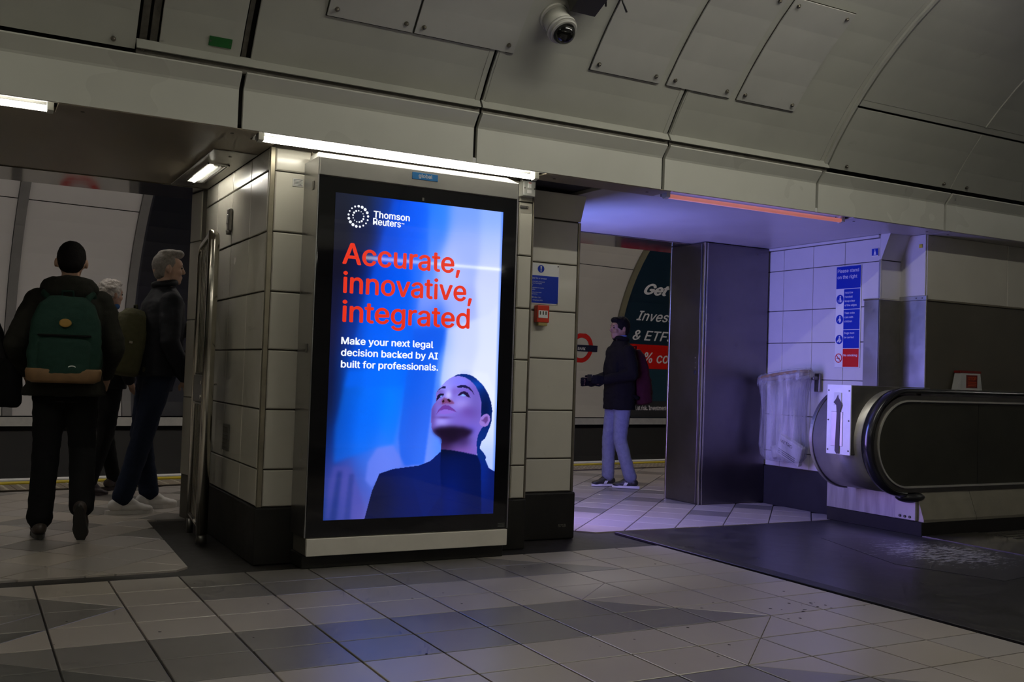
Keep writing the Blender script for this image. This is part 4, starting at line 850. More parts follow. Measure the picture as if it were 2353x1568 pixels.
# latch, vent and conduit on the pillar flank
o = empty('wall_latch', (1.492, 6.60, 1.98), 0, 'narrow metal latch bracket high on the pillar flank', 'latch')
MB().bbox((-0.02, -0.035, 0.0), (0.006, 0.035, 0.15), 0.012, 3).build('body', M_dsteel, o)
MB().bbox((-0.026, -0.012, 0.05), (-0.018, 0.012, 0.11), 0.003, 1).build('lever', M_steel, o)
MB().cyl((-0.012, 0, -0.02), (-0.012, 0, 0.004), 0.014, 0.02, seg=10).build('lower_knob', M_dsteel, o)
o = empty('vent_plate', (1.495, 6.48, 0.575), 0, 'dark rectangular vent plate low on the pillar flank', 'vent')
MB().bbox((-0.008, -0.075, 0.0), (0.004, 0.075, 0.168), 0.003, 1).build('plate', mat('vent_dark', (0.10, 0.095, 0.08), 0.5), o)
for k in range(6): MB().box((-0.010, -0.066, 0.016+k*0.025), (-0.006, 0.066, 0.026+k*0.025)).build('slat', M_rail, o)
o = empty('floor_conduit', (1.455, 6.93, 0.0), 0, 'thin dark vertical post beside the gate against the skirting', 'post')
MB().bbox((-0.016, -0.016, 0.0), (0.016, 0.016, 0.60), 0.005).build('post', M_dsteel, o)
MB().bbox((-0.03, -0.035, 0.60), (0.035, 0.03, 0.615), 0.003, 1).build('cap', M_steel, o); MB().bbox((-0.022, -0.022, 0.43), (0.03, 0.022, 0.45), 0.003, 1).build('clip', M_dsteel, o)
o = empty('fixing_stud', (1.492, 6.84, 0.985), 0, 'small bright metal stud on the pillar flank beside the gate', 'stud')
MB().cyl((-0.012, 0, 0), (0.006, 0, 0), 0.006, seg=8).ellip((-0.014, 0, 0), (0.007, 0.007, 0.007), 8, 6).build('stud', M_steel2, o)
# ------------------------------------------------------------------ stainless barrier gate at the left opening
ga = empty('barrier_gate', (1.355, 6.43, 0), rad(-2), 'folded stainless steel barrier gate standing open beside the pillar flank', 'gate')
R_ = 0.024; h = 1.945
fr = [(0, 0, 0.06), (0, 0, h-0.05), (0, 0.012, h-0.018), (0, 0.05, h-0.004)]+[(0, 0.05+0.34*k/4, h-0.004-0.05*k/4) for k in range(1, 5)]+[(0, 0.43, h-0.075), (0, 0.445, h-0.12), (0, 0.445, 0.10)]
MB().path(fr, [0.036, 0.036, 0.034, 0.030]+[0.024]*(len(fr)-4), 12).build('frame', M_steel2, ga)
MB().path([(0, 0.0, 0.09), (0, 0.445, 0.13)], 0.02, 10).build('bottom_rail', M_steel2, ga)
for k in range(7):
    y = 0.055+k*0.053
    MB().bbox((-0.006, y-0.008, 1.06), (0.006, y+0.008, h-0.03-0.006*k), 0.003, 1).build('slat', M_steel2, ga)
    MB().bbox((-0.006, y-0.008, 0.11), (0.006, y+0.008, 0.86), 0.003, 1).build('slat', M_steel2, ga)
MB().bbox((-0.012, 0.03, 1.045), (0.012, 0.42, 1.062), 0.003, 1).build('cross_rail', M_steel2, ga)
MB().bbox((-0.012, 0.03, 0.855), (0.012, 0.42, 0.872), 0.003, 1).build('cross_rail', M_steel2, ga)
lk = MB().bbox((-0.02, 0.05, 0.872), (0.02, 0.40, 1.045), 0.006).build('lock_box', M_dsteel, ga)
for z in (1.0, 0.91): MB().cyl((-0.026, 0.12, z), (-0.018, 0.12, z), 0.012, seg=10).build('screw', M_steel2, lk)
MB().cyl((0, 0, 0.0), (0, 0, 0.07), 0.035, 0.028, seg=14).build('foot', M_dsteel, ga)
MB().cyl((0, 0.445, 0.0), (0, 0.445, 0.11), 0.022, 0.022, seg=12).build('foot', M_dsteel, ga)
for z in (0.35, 0.95, 1.55): MB().cyl((0.02, 0.0, z-0.02), (0.02, 0, z+0.02), 0.014, seg=10).build('hinge', M_steel, ga)
# ------------------------------------------------------------------ dome camera and hanging box at the vault
n_ = Vector((0, -math.cos(rad(43.5)), -math.sin(rad(43.5))))
p = Vector(vp(2.92, 43.9, 0.0)); cm = empty('dome_camera', p, 0, 'white dome security camera mounted on the vault panel', 'camera')
ax = (n_*0.75+Vector((0.18, -0.30, -0.62))).normalized()
b = MB(); b.cyl((0, 0, 0), n_*0.02, 0.105, 0.100, seg=28); b.cyl(n_*0.018, n_*0.03+ax*0.10, 0.092, 0.095, seg=28); b.build('housing', mat('camera_white', (0.55, 0.54, 0.48), 0.35), cm)
q = n_*0.03+ax*0.10
MB().cyl(q-ax*0.005, q+ax*0.018, 0.104, 0.104, seg=28).cyl(q+ax*0.018, q+ax*0.03, 0.094, 0.088, seg=28).build('collar', mat('camera_collar', (0.60, 0.59, 0.54), 0.35), cm)
MB().cyl(q+ax*0.03, q+ax*0.042, 0.098, 0.090, seg=28).build('ring', mat('camera_ring', (0.5, 0.49, 0.45), 0.35), cm)
MB().ellip(q+ax*0.036, (0.078, 0.078, 0.078), 28, 16).build('dome', mat('camera_dome', (0.006, 0.006, 0.005), 0.05), cm)
MB().bbox((-0.075, -0.075, -0.105), (-0.045, -0.06, -0.085), 0.004).build('bracket', M_rail, cm)
cm.scale = (0.86, 0.86, 0.86)
hb = empty('hanging_box', vp(3.03, 47.6, -0.10), 0, 'dark equipment box with a red line hanging beside the dome camera', 'box')
hr = Matrix.Rotation(rad(-25), 4, 'X')
for nm, a, b_, m_ in (('body', (-0.085, -0.12, -0.02), (0.085, 0.08, 0.13), mat('box_dark', (0.035, 0.033, 0.028), 0.5)), ('red_line', (-0.087, -0.122, 0.030), (0.087, -0.110, 0.041), M_red), ('hanger', (-0.02, 0.02, 0.12), (0.02, 0.06, 0.24), M_rail)):
    o = MB().bbox(a, b_, 0.003, 1).build(nm, m_, hb); o.matrix_local = hr
cbk = empty('cable_drop', vp(3.22, 48.5, -0.03), 0, 'thin black cables dangling beside the hanging box', 'cable')
MB().path([(-0.09, -0.02, 0.1), (-0.088, -0.03, 0.0), (-0.085, -0.032, -0.09)], 0.006, 8).build('cable', M_black2, cbk)
MB().path([(0.03, 0.01, 0.08), (0.05, 0.0, -0.02), (0.075, -0.01, -0.085)], 0.006, 8).build('cable', M_black2, cbk)
gl = empty('green_label', vp(1.105, 33.3, -0.004), 0, 'dark green rectangular label on the vault panel', 'label')
nn = Vector((0, -math.cos(rad(33.3)), -math.sin(rad(33.3)))); up = Vector((0, -math.sin(rad(33.3)), math.cos(rad(33.3))))
piece(gl, 'plate', -X_*0.058-up*0.025, X_, up, 0.116, 0.05, 0.004, mat('label_green', srgb(10, 92, 30), 0.4), 0.001)
for s in (-1, 1): MB().cyl(X_*0.05*s+nn*0.004, X_*0.05*s+nn*0.007, 0.004, seg=8).build('rivet', M_rail, gl)
# ------------------------------------------------------------------ notices on the right tiled wall
U_ = -Y_
es = empty('escalator_notice', (6.615, 6.163, 1.267), 0, 'tall blue and white stand-on-the-right notice on the tiled wall', 'sign')
def EB(name, x0, z0, x1, z1, m_, d=0.0): return flat(es, name, rect(x0-0.1375, z0, x1-0.1375, z1), (-0.0045-d, 0, 0), U_, Z_, m_, 0.001)
o = MB().bbox((-0.0042, -0.1375, 0), (0.004, 0.1375, 0.871), 0.002, 1).build('board', M_white, es)
EB('blue_field', 0.004, 0.676, 0.271, 0.867, M_blue)
for z0, z1 in ((0.500, 0.670), (0.326, 0.494), (0.166, 0.320)): EB('blue_field', 0.092, z0, 0.268, z1, M_blue)
EB('red_field', 0.092, 0.006, 0.266, 0.160, M_red)
def ET(s, x, z, cap, **kw): text(es, 'lettering', s, (-0.0060, 0.1375-x, z), U_, Z_, capsize(cap), M_white, **kw)
ET('Please stand', 0.016, 0.815, 0.029, width=0.235, bold=0.00054); ET('on the right', 0.016, 0.762, 0.029, width=0.218, bold=0.00054)
for k, s in enumerate(('Hold the', 'handrail', 'Keep clear', 'of the edges')): ET(s, 0.102, 0.632-k*0.036, 0.0165, bold=0.00027)
for k, s in enumerate(('Take extra', 'care with', 'children')): ET(s, 0.102, 0.458-k*0.036, 0.0165, bold=0.00027)
for k, s in enumerate(('Dogs must', 'be carried')): ET(s, 0.102, 0.286-k*0.036, 0.0165, bold=0.00027)
ET('No smoking', 0.100, 0.096, 0.0175, width=0.15, bold=0.00063)
def EP(name, pts, m_, d=0.0015): return flat(es, name, [(x-0.1375, z) for x, z in pts], (-0.0045-d, 0, 0), U_, Z_, m_, 0.001)
for zc, kind in ((0.586, 0), (0.412, 1), (0.240, 2)):
    EP('pictogram_disc', disc(0.048, zc, 0.040), M_blue, 0.0)
    EP('figure_head', disc(0.052, zc+0.022, 0.0075, 12), M_white)
    if kind == 0:
        EP('figure', [(0.044, zc+0.012), (0.060, zc+0.012), (0.060, zc-0.026), (0.044, zc-0.026)], M_white)
        EP('figure_rail', [(0.026, zc-0.004), (0.031, zc-0.004), (0.031, zc-0.026), (0.026, zc-0.026)], M_white); EP('figure_rail', [(0.067, zc-0.004), (0.072, zc-0.004), (0.072, zc-0.026), (0.067, zc-0.026)], M_white)
    elif kind == 1:
        EP('figure', [(0.044, zc+0.012), (0.060, zc+0.010), (0.066, zc-0.010), (0.056, zc-0.026), (0.046, zc-0.026)], M_white)
        EP('figure_arm', [(0.044, zc+0.010), (0.024, zc-0.012), (0.029, zc-0.016), (0.048, zc+0.002)], M_white); EP('small_head', disc(0.033, zc-0.008, 0.005, 10), M_white)
    else:
        EP('figure', [(0.042, zc+0.012), (0.062, zc+0.010), (0.060, zc-0.026), (0.046, zc-0.026)], M_white)
        EP('figure_arm', [(0.044, zc+0.008), (0.022, zc-0.020), (0.032, zc-0.024), (0.052, zc+0.0)], M_white); EP('carried_dog', disc(0.064, zc-0.010, 0.009, 10), M_white)
EP('prohibition_ring', disc(0.046, 0.080, 0.040), M_red, 0.0); EP('prohibition_field', disc(0.046, 0.080, 0.032), M_white, 0.001)
EP('cigarette', [(0.026, 0.075), (0.062, 0.075), (0.062, 0.081), (0.026, 0.081)], M_black2, 0.002); EP('prohibition_bar', [(0.021, 0.101), (0.026, 0.106), (0.071, 0.059), (0.066, 0.054)], M_red, 0.003)
o = empty('wall_tag', (6.615, 5.885, 2.195), 0, 'small square blue pictogram sticker high on the tiled wall', 'sign')
MB().bbox((-0.004, -0.035, 0), (0.004, 0.035, 0.066), 0.001, 1).build('plate', M_white, o)
flat(o, 'blue_field', rect(-0.032, 0.006, 0.032, 0.063), (-0.0045, 0, 0), U_, Z_, M_blue, 0.001)
flat(o, 'figure_head', disc(0.0, 0.050, 0.006, 10), (-0.0058, 0, 0), U_, Z_, M_white, 0.0006); flat(o, 'figure', [(-0.012, 0.010), (0.014, 0.010), (0.008, 0.040), (-0.006, 0.040)], (-0.0058, 0, 0), U_, Z_, M_white, 0.0006)
o = empty('yellow_tag', (6.858, 5.633, 2.262), 0, 'tiny yellow square tag near the top of the corner panel', 'tag')
MB().bbox((-0.003, -0.015, 0), (0.003, 0.015, 0.03), 0.001, 1).build('plate', mat('tag_yellow', (0.65, 0.55, 0.03), 0.5), o)
# ------------------------------------------------------------------ litter sack on its wall hoop
lb = empty('litter_sack', (6.485, 6.745, 0.41), 0, 'clear plastic litter sack hanging from a hoop on the tiled wall', 'litter bin')
M_bag = bpy.data.materials.new('clear_plastic'); M_bag.use_nodes = True; nt = M_bag.node_tree; nt.nodes.clear()
out_ = nt.nodes.new('ShaderNodeOutputMaterial'); tr = nt.nodes.new('ShaderNodeBsdfTransparent'); tr.inputs[0].default_value = (0.92, 0.92, 0.95, 1)
gl_ = nt.nodes.new('ShaderNodeBsdfPrincipled'); gl_.inputs['Base Color'].default_value = (0.62, 0.61, 0.62, 1); gl_.inputs['Roughness'].default_value = 0.22
gg = nt.nodes.new('ShaderNodeNewGeometry'); mpp = nt.nodes.new('ShaderNodeMapping'); mpp.inputs['Scale'].default_value = (1, 1, 0.12); nt.links.new(gg.outputs['Position'], mpp.inputs[0])
nz = nt.nodes.new('ShaderNodeTexNoise'); nz.inputs['Scale'].default_value = 13; nz.inputs['Detail'].default_value = 3; nt.links.new(mpp.outputs[0], nz.inputs[0])
mr = nt.nodes.new('ShaderNodeMapRange'); mr.inputs[1].default_value = 0.35; mr.inputs[2].default_value = 0.7; mr.inputs[3].default_value = 0.12; mr.inputs[4].default_value = 0.55; nt.links.new(nz.outputs[0], mr.inputs[0])
bmp = nt.nodes.new('ShaderNodeBump'); bmp.inputs['Strength'].default_value = 0.5; bmp.inputs['Distance'].default_value = 0.02; nt.links.new(nz.outputs[0], bmp.inputs['Height']); nt.links.new(bmp.outputs[0], gl_.inputs['Normal'])
ms = nt.nodes.new('ShaderNodeMixShader'); nt.links.new(mr.outputs[0], ms.inputs[0]); nt.links.new(tr.outputs[0], ms.inputs[1]); nt.links.new(gl_.outputs[0], ms.inputs[2]); nt.links.new(ms.outputs[0], out_.inputs[0])
def ring_pt(t, z, k=1.0):   # hoop tilts up towards the viewer side
    return (0.13*k*math.cos(t)-0.02, 0.285*k*math.sin(t), z-0.14*math.sin(t)*0.30)
b = MB(); seg = 56; lv = [(0.765, 1.02), (0.74, 1.05), (0.69, 0.98), (0.60, 0.93), (0.45, 0.90), (0.30, 0.92), (0.16, 0.93), (0.06, 0.88), (0.012, 0.72), (0.0, 0.1)]
for i, (z, k) in enumerate(lv):
    for j in range(seg):
        t = 2*math.pi*j/seg; w_ = 1+0.05*math.sin(j*2.9+i*0.35)*(1 if 1 < i < 9 else 0.3)+0.035*math.sin(j*5.3+1.3*i)
        x, y, zz = ring_pt(t, z, k*w_); fade = min(1, z/0.7); zz = z-0.042*math.sin(t)*fade
        b.v.append((x, y, zz))
for i in range(len(lv)-1):
    for j in range(seg): b.f.append((i*seg+j, i*seg+(j+1) % seg, (i+1)*seg+(j+1) % seg, (i+1)*seg+j)); b.sm.append(True)
link('sack', b.mesh('sack', M_bag, weld=False), lb)
hp = [(0.13*math.cos(2*math.pi*j/40)-0.02, 0.285*math.sin(2*math.pi*j/40), 0.775-0.042*math.sin(2*math.pi*j/40)) for j in range(40)]
MB().path(hp, 0.016, 8, True).build('hoop', mat('hoop_brown', (0.26, 0.17, 0.10), 0.6, var=0.3, scale=20), lb)
b = MB()   # gathered film folded over the hoop
for i, (z, k) in enumerate(((0.80, 0.97), (0.805, 1.03), (0.775, 1.09), (0.715, 1.10))):
    for j in range(seg):
        t = 2*math.pi*j/seg; w_ = 1+0.025*math.sin(j*3.7+i)
        b.v.append((0.13*k*w_*math.cos(t)-0.02, 0.285*k*w_*math.sin(t), z-0.042*math.sin(t)+(0.015*math.sin(j*2.2) if i == 3 else 0)))
for i in range(3):
    for j in range(seg): b.f.append((i*seg+j, i*seg+(j+1) % seg, (i+1)*seg+(j+1) % seg, (i+1)*seg+j)); b.sm.append(True)
link('folded_rim', b.mesh('folded_rim', M_bag, weld=False), lb)
MB().bbox((0.09, -0.31, 0.64), (0.118, -0.25, 0.80), 0.004).bbox((0.03, -0.30, 0.745), (0.118, -0.265, 0.775), 0.004).build('wall_bracket', M_dsteel, lb)
npz = empty('newspaper', (6.485, 6.70, 0.45), rad(8), 'folded printed newspaper lying in the bottom of the clear sack', 'newspaper')
rt = Matrix.Rotation(rad(24), 4, 'X') @ Matrix.Rotation(rad(-14), 4, 'Y')
o = MB().bbox((-0.03, -0.15, 0.0), (0.02, 0.12, 0.19), 0.008).build('pages', mat('newsprint', (0.55, 0.54, 0.52), 0.8, var=0.1, scale=30), npz); o.matrix_local = rt
for k, (s, c) in enumerate((('METRO', 0.030),)):
    o = link('printing', text_mesh(s, capsize(c), bold=0.00072), npz, M_black2); o.matrix_local = rt @ frame((-0.0315, 0.10, 0.13-0.045*k), U_, Z_)
for k in range(3):
    o = flat(npz, 'print_line', rect(0, 0, 0.2, 0.006), (0, 0, 0), U_, Z_, M_black2, 0.001); o.matrix_local = rt @ frame((-0.0315, 0.10, 0.02+0.018*k), U_, Z_)
cup = empty('paper_cup', (6.50, 6.86, 0.44), 0, 'crumpled white paper cup inside the clear sack beside the newspaper', 'cup')
MB().cyl((0, 0, 0), (0.01, 0.03, 0.10), 0.03, 0.042, seg=16, cap=True).build('cup', mat('cup_white', (0.6, 0.58, 0.55), 0.6), cup)
# ------------------------------------------------------------------ escalator end beside the wall
ec = empty('escalator', (6.36, 5.25, 0), 0, 'escalator end with black handrail, dark balustrade and rounded steel newel', 'escalator')
EX, EY = 6.36, 5.25
M_bal = mat('balustrade_dark', (0.075, 0.072, 0.056), 0.33, metal=0.6, var=0.15, scale=2.5)
M_newel = mat('newel_steel', (0.50, 0.48, 0.46), 0.36, metal=0.7, var=0.15, scale=6)
M_rub = mat('handrail_rubber', (0.012, 0.012, 0.014), 0.22, coat=0.3)
cz_, r_ = 0.70, 0.41; cx0 = 6.27-EX; XR = 12-EX
def stadium(r, n=28, xr=XR, zc=cz_, xc=cx0):   # rounded left end, straight runs to the right
    return [(xr, zc+r)]+[(xc+r*math.cos(rad(90+180*k/n)), zc+r*math.sin(rad(90+180*k/n))) for k in range(n+1)]+[(xr, zc-r)]
MB().prism(stadium(0.315, zc=0.685), 1, -0.012, 0.05).build('balustrade_panel', M_bal, ec)
for x in (0.72, 2.0, 3.3): MB().box((x, -0.0135, 0.375), (x+0.004, -0.011, 1.0)).build('panel_joint', M_black, ec)
# bright edging between panel and handrail
def ringstrip(name, r0, r1, y0, y1, m_, zc=cz_):
    A_ = stadium(r0, zc=zc); B_ = stadium(r1, zc=zc); n = len(A_); b = MB()
    b.v = [(p[0], y, p[1]) for y in (y0, y1) for P_ in (A_, B_) for p in P_]
    for i in range(n-1):
        for q in ((i, i+1, n+i+1, n+i), (2*n+i, 3*n+i, 3*n+i+1, 2*n+i+1), (i, 2*n+i, 2*n+i+1, i+1), (n+i, n+i+1, 3*n+i+1, 3*n+i)): b.f.append(q); b.sm.append(False)
    return b.build(name, m_, ec)
ringstrip('edge_moulding', 0.318, 0.331, -0.032, 0.05, mat('moulding_bright', (0.62, 0.60, 0.55), 0.35, metal=0.5), 0.69); ringstrip('edge_moulding', 0.332, 0.365, -0.022, 0.05, M_dsteel, 0.69)
hp = [(XR, 0.02, 1.085)]+[(cx0+0.385*math.cos(rad(90+180*k/28)), 0.02, cz_+0.385*math.sin(rad(90+180*k/28))) for k in range(29)]
b = MB(); n = len(hp); sec = [(-0.045, -0.012), (-0.048, 0.004), (-0.036, 0.020), (0, 0.026), (0.036, 0.020), (0.048, 0.004), (0.045, -0.012)]
for i, p in enumerate(hp):
    a = Vector(hp[max(0, i-1)]); c = Vector(hp[min(n-1, i+1)]); d = (c-a).normalized(); nr = Vector((d.z, 0, -d.x))
    for sy, sn in sec: b.v.append(tuple(Vector(p)+Vector((0, sy, 0))+nr*sn))
k7 = len(sec)
for i in range(n-1):
    for j in range(k7): b.f.append((i*k7+j, i*k7+(j+1) % k7, (i+1)*k7+(j+1) % k7, (i+1)*k7+j)); b.sm.append(True)
b.build('handrail', M_rub, ec)
MB().ellip((cx0+0.10, 0.035, 0.285), (0.13, 0.09, 0.045), 16, 10).build('handrail_brush', M_black2, ec)
# rounded newel drum behind the handrail
dr = MB(); n = 36; R0 = 0.392
prof_ = [(cx0+0.25, cz_+R0)]+[(cx0+R0*math.cos(rad(90+180*k/n)), cz_+R0*math.sin(rad(90+180*k/n))) for k in range(n+1)]+[(cx0+0.25, cz_-R0)]
m2 = len(prof_)
for y in (0.075, 0.575): dr.v += [(p[0], y, p[1]) for p in prof_]
for i in range(m2-1): dr.f.append((i, i+1, m2+i+1, m2+i)); dr.sm.append(True)
dr.f.append(tuple(range(m2))); dr.sm.append(False); dr.f.append(tuple(range(m2, 2*m2))[::-1]); dr.sm.append(False)
dr.build('newel_drum', M_newel, ec)
b = MB()
for rr, y in ((R0+0.012, 0.560), (R0+0.012, 0.585), (R0-0.01, 0.585), (R0-0.01, 0.560)): b.v += [(cx0+rr*math.cos(rad(90+180*k/n)), y, cz_+rr*math.sin(rad(90+180*k/n))) for k in range(n+1)]
for e in range(4):
    for i in range(n): b.f.append((e*(n+1)+i, e*(n+1)+i+1, ((e+1) % 4)*(n+1)+i+1, ((e+1) % 4)*(n+1)+i)); b.sm.append(False)
b.build('newel_rim', M_steel, ec)
# deck behind the handrail and the control box
MB().box((cx0+0.22, 0.05, 0.30), (0.49, 0.575, 1.085)).build('deck_casing', M_newel, ec)
MB().box((0.49, 0.05, 0.30), (XR, 0.325, 1.085)).build('deck_casing', M_newel, ec)
MB().bbox((-0.515, 0.145, 0.595), (0.35, 0.372, 1.118), 0.004, 1).build('control_box', mat('control_steel', (0.26, 0.25, 0.23), 0.35, metal=0.85, var=0.15), ec)
cpn = MB().bbox((-0.524, 0.140, 0.592), (-0.514, 0.378, 1.120), 0.003, 1).build('control_plate', mat('plate_bright', (0.82, 0.81, 0.80), 0.38, metal=0.1, var=0.12), ec)
for y in (0.158, 0.360):
    for z in (0.625, 0.85, 1.075): MB().cyl((-0.528, y, z), (-0.523, y, z), 0.006, seg=8).build('screw', M_rail, cpn)
MB().bbox((-0.528, 0.215, 0.655), (-0.523, 0.330, 0.915), 0.002, 1).build('inner_plate', M_steel, cpn)
MB().bbox((-0.530, 0.230, 0.965), (-0.523, 0.305, 1.06), 0.002, 1).build('inner_plate', M_white, cpn)
# torn dark sticker hanging down the plate
ts = [(0.262, 1.045), (0.256, 1.02), (0.228, 0.985), (0.222, 0.96), (0.238, 0.92), (0.242, 0.60), (0.268, 0.598), (0.285, 0.62), (0.272, 0.90), (0.278, 0.965), (0.305, 0.985), (0.282, 1.01)]
flat(cpn, 'torn_sticker', [(-y, z) for y, z in ts], (-0.530, 0, 0), U_, Z_, mat('sticker_brown', (0.035, 0.022, 0.02), 0.5), 0.0015)
# lower end: skirt, end plates and plinth
MB().prism([(-0.012, 0.372), (-0.012, 0.33), (-0.085, 0.125), (-0.085, 0.105), (0.05, 0.105), (0.05, 0.372)], 0, 0.02, 0.62).build('skirt_panel', mat('skirt_steel', (0.42, 0.39, 0.30), 0.34, metal=0.6, var=0.15, scale=5), ec)
for x0, x1 in ((0.625, 2.2), (2.205, 3.8), (3.805, 5.6)): MB().prism([(-0.012, 0.372), (-0.012, 0.33), (-0.085, 0.125), (-0.085, 0.105), (0.05, 0.105), (0.05, 0.372)], 0, x0, x1).build('skirt_panel', MATS['skirt_steel'], ec)
MB().box((0.0, 0.0, 0.11), (0.4, 0.86, 0.33)).build('end_panel', mat('end_steel', (0.40, 0.38, 0.37), 0.4, metal=0.7, var=0.35, scale=14, streak=True), ec)
kp = MB().bbox((-0.006, -0.03, 0.112), (0.02, 0.16, 0.26), 0.003, 1).build('key_plate', mat('key_plate', (0.48, 0.46, 0.43), 0.35, metal=0.6), ec)
for y in (0.02, 0.065, 0.11): MB().cyl((-0.014, y, 0.135), (-0.004, y, 0.135), 0.010, seg=10).build('key_switch', M_rail, kp)
MB().bbox((0.0, -0.085, 0.0), (5.6, 0.86, 0.108), 0.004, 1).build('plinth', M_base, ec)
MB().bbox((0.03, 0.80, 0.0), (0.055, 0.86, 0.30), 0.003, 1).build('end_post', M_steel, ec)
# comb and first steps
MB().box((0.0, -1.05, 0.0), (0.62, -0.09, 0.010)).build('comb_plate', M_dsteel, ec)
for k in range(5):
    st_ = MB().box((0.63+k*0.40, -1.05, -0.04), (1.02+k*0.40, -0.09, 0.004)).build('step', M_dsteel, ec)
    for q in range(12): MB().box((0.64+k*0.40, -1.03+q*0.078, 0.004), (1.01+k*0.40, -1.01+q*0.078, 0.012)).build('cleat', M_rail, st_)
sp_ = empty('stop_sign', (7.31, 5.50, 1.088), 0, 'small red and white stop sign box on the escalator deck', 'sign')
MB().prism([(-0.14, 0.012), (0.17, 0.012), (0.14, 0.165), (-0.10, 0.165)], 1, 0.0, 0.06).build('housing', mat('stop_white', (0.50, 0.50, 0.48), 0.4), sp_)
MB().bbox((-0.15, -0.008, 0.0), (0.19, 0.065, 0.022), 0.003, 1).bbox((-0.11, -0.004, 0.160), (0.15, 0.064, 0.180), 0.003, 1).build('red_trim', mat('stop_red', srgb(120, 18, 12), 0.4), sp_)
MB().bbox((-0.035, -0.006, 0.04), (0.10, 0.001, 0.145), 0.002, 1).build('red_panel', mat('stop_panel', srgb(110, 20, 10), 0.5), sp_)
text(sp_, 'lettering', 'STOP', (-0.018, -0.0068, 0.105), X_, Z_, capsize(0.024), mat('stop_letters', srgb(190, 70, 20), 0.5), width=0.10, bold=0.00072)
for k in range(3): flat(sp_, 'print_line', rect(-0.02, 0, 0.085, 0.006), (0, -0.0065, 0.055+0.015*k), X_, Z_, MATS['stop_letters'], 0.0005)
# ------------------------------------------------------------------ people
from mathutils import noise as mnoise
def organic(name, mb, m_, parent, voxel=0.010, smooth=4, wrinkle=0.0, freq=9.0):
    tmp = bpy.data.objects.new('tmp', mb.mesh('tmp')); md = tmp.modifiers.new('r', 'REMESH'); md.mode = 'VOXEL'; md.voxel_size = voxel
    sm = tmp.modifiers.new('s', 'SMOOTH'); sm.iterations = smooth; sm.factor = 0.5
    me = evaluated_mesh(tmp); bpy.data.objects.remove(tmp)
    me.name = name
    if wrinkle:
        nv = len(me.vertices); co = np.empty(nv*3, np.float32); no = np.empty(nv*3, np.float32)
        me.vertices.foreach_get('co', co); me.vertices.foreach_get('normal', no); co = co.reshape(-1, 3); no = no.reshape(-1, 3)
        pf_ = (co*np.array([freq, freq, freq*1.7])).tolist()
        am = np.array([mnoise.noise(p)+0.5*mnoise.noise((p[0]*2.3, p[1]*2.3, p[2]*2.3)) for p in pf_])*wrinkle
        me.vertices.foreach_set('co', (co+no*am[:, None]).astype(np.float32).ravel()); me.update()
    me.polygons.foreach_set('use_smooth', [True]*len(me.polygons))
    me.materials.clear(); me.materials.append(m_)
    return link(name, me, parent)
def limb(b, pts, rs, seg=14):
    pts = [Vector(p) for p in pts]; fine = []; fr_ = []
    for i in range(len(pts)-1):
        for k in range(4): t = k/4; fine.append(pts[i].lerp(pts[i+1], t)); fr_.append(rs[i]*(1-t)+rs[i+1]*t)
    fine.append(pts[-1]); fr_.append(rs[-1])
    b.path(fine, fr_, seg)
    b.ellip(pts[0], (rs[0],)*3, 12, 8); b.ellip(pts[-1], (rs[-1],)*3, 12, 8)
    for i in range(1, len(pts)-1): b.ellip(pts[i], (rs[i]*0.99,)*3, 12, 8)
def hand(b, wr, d, side, palm, s, curl=0.9):
    # palm, four bent fingers of unequal length, thumb from the side of the palm
    d = Vector(d).normalized(); side = Vector(side); side = (side-d*side.dot(d)).normalized(); pn = Vector(palm); pn = (pn-d*pn.dot(d)-side*pn.dot(side)).normalized()
    wr = Vector(wr)
    limb(b, [wr, wr+d*0.03*s], [0.024*s, 0.026*s])
    for k in range(4):
        o = side*(k-1.5)*0.020*s; limb(b, [wr+d*0.02*s+o*0.7, wr+d*0.085*s+o], [0.014*s, 0.0125*s], 10)
        ln = (0.040, 0.046, 0.043, 0.033)[k]*s; p0 = wr+d*0.085*s+o
        d1 = (d*math.cos(curl*0.7)+pn*math.sin(curl*0.7)); p1 = p0+d1*ln; d2 = (d*math.cos(curl*1.7)+pn*math.sin(curl*1.7)); p2 = p1+d2*ln*0.75
        limb(b, [p0, p1, p2], [0.0105*s, 0.0095*s, 0.008*s], 10)
    t0 = wr+d*0.025*s-side*0.028*s; t1 = t0+(d*0.6-side*0.55+pn*0.5).normalized()*0.042*s; limb(b, [t0, t1, t1+(d*0.8+pn*0.5).normalized()*0.03*s], [0.014*s, 0.0115*s, 0.009*s], 10)
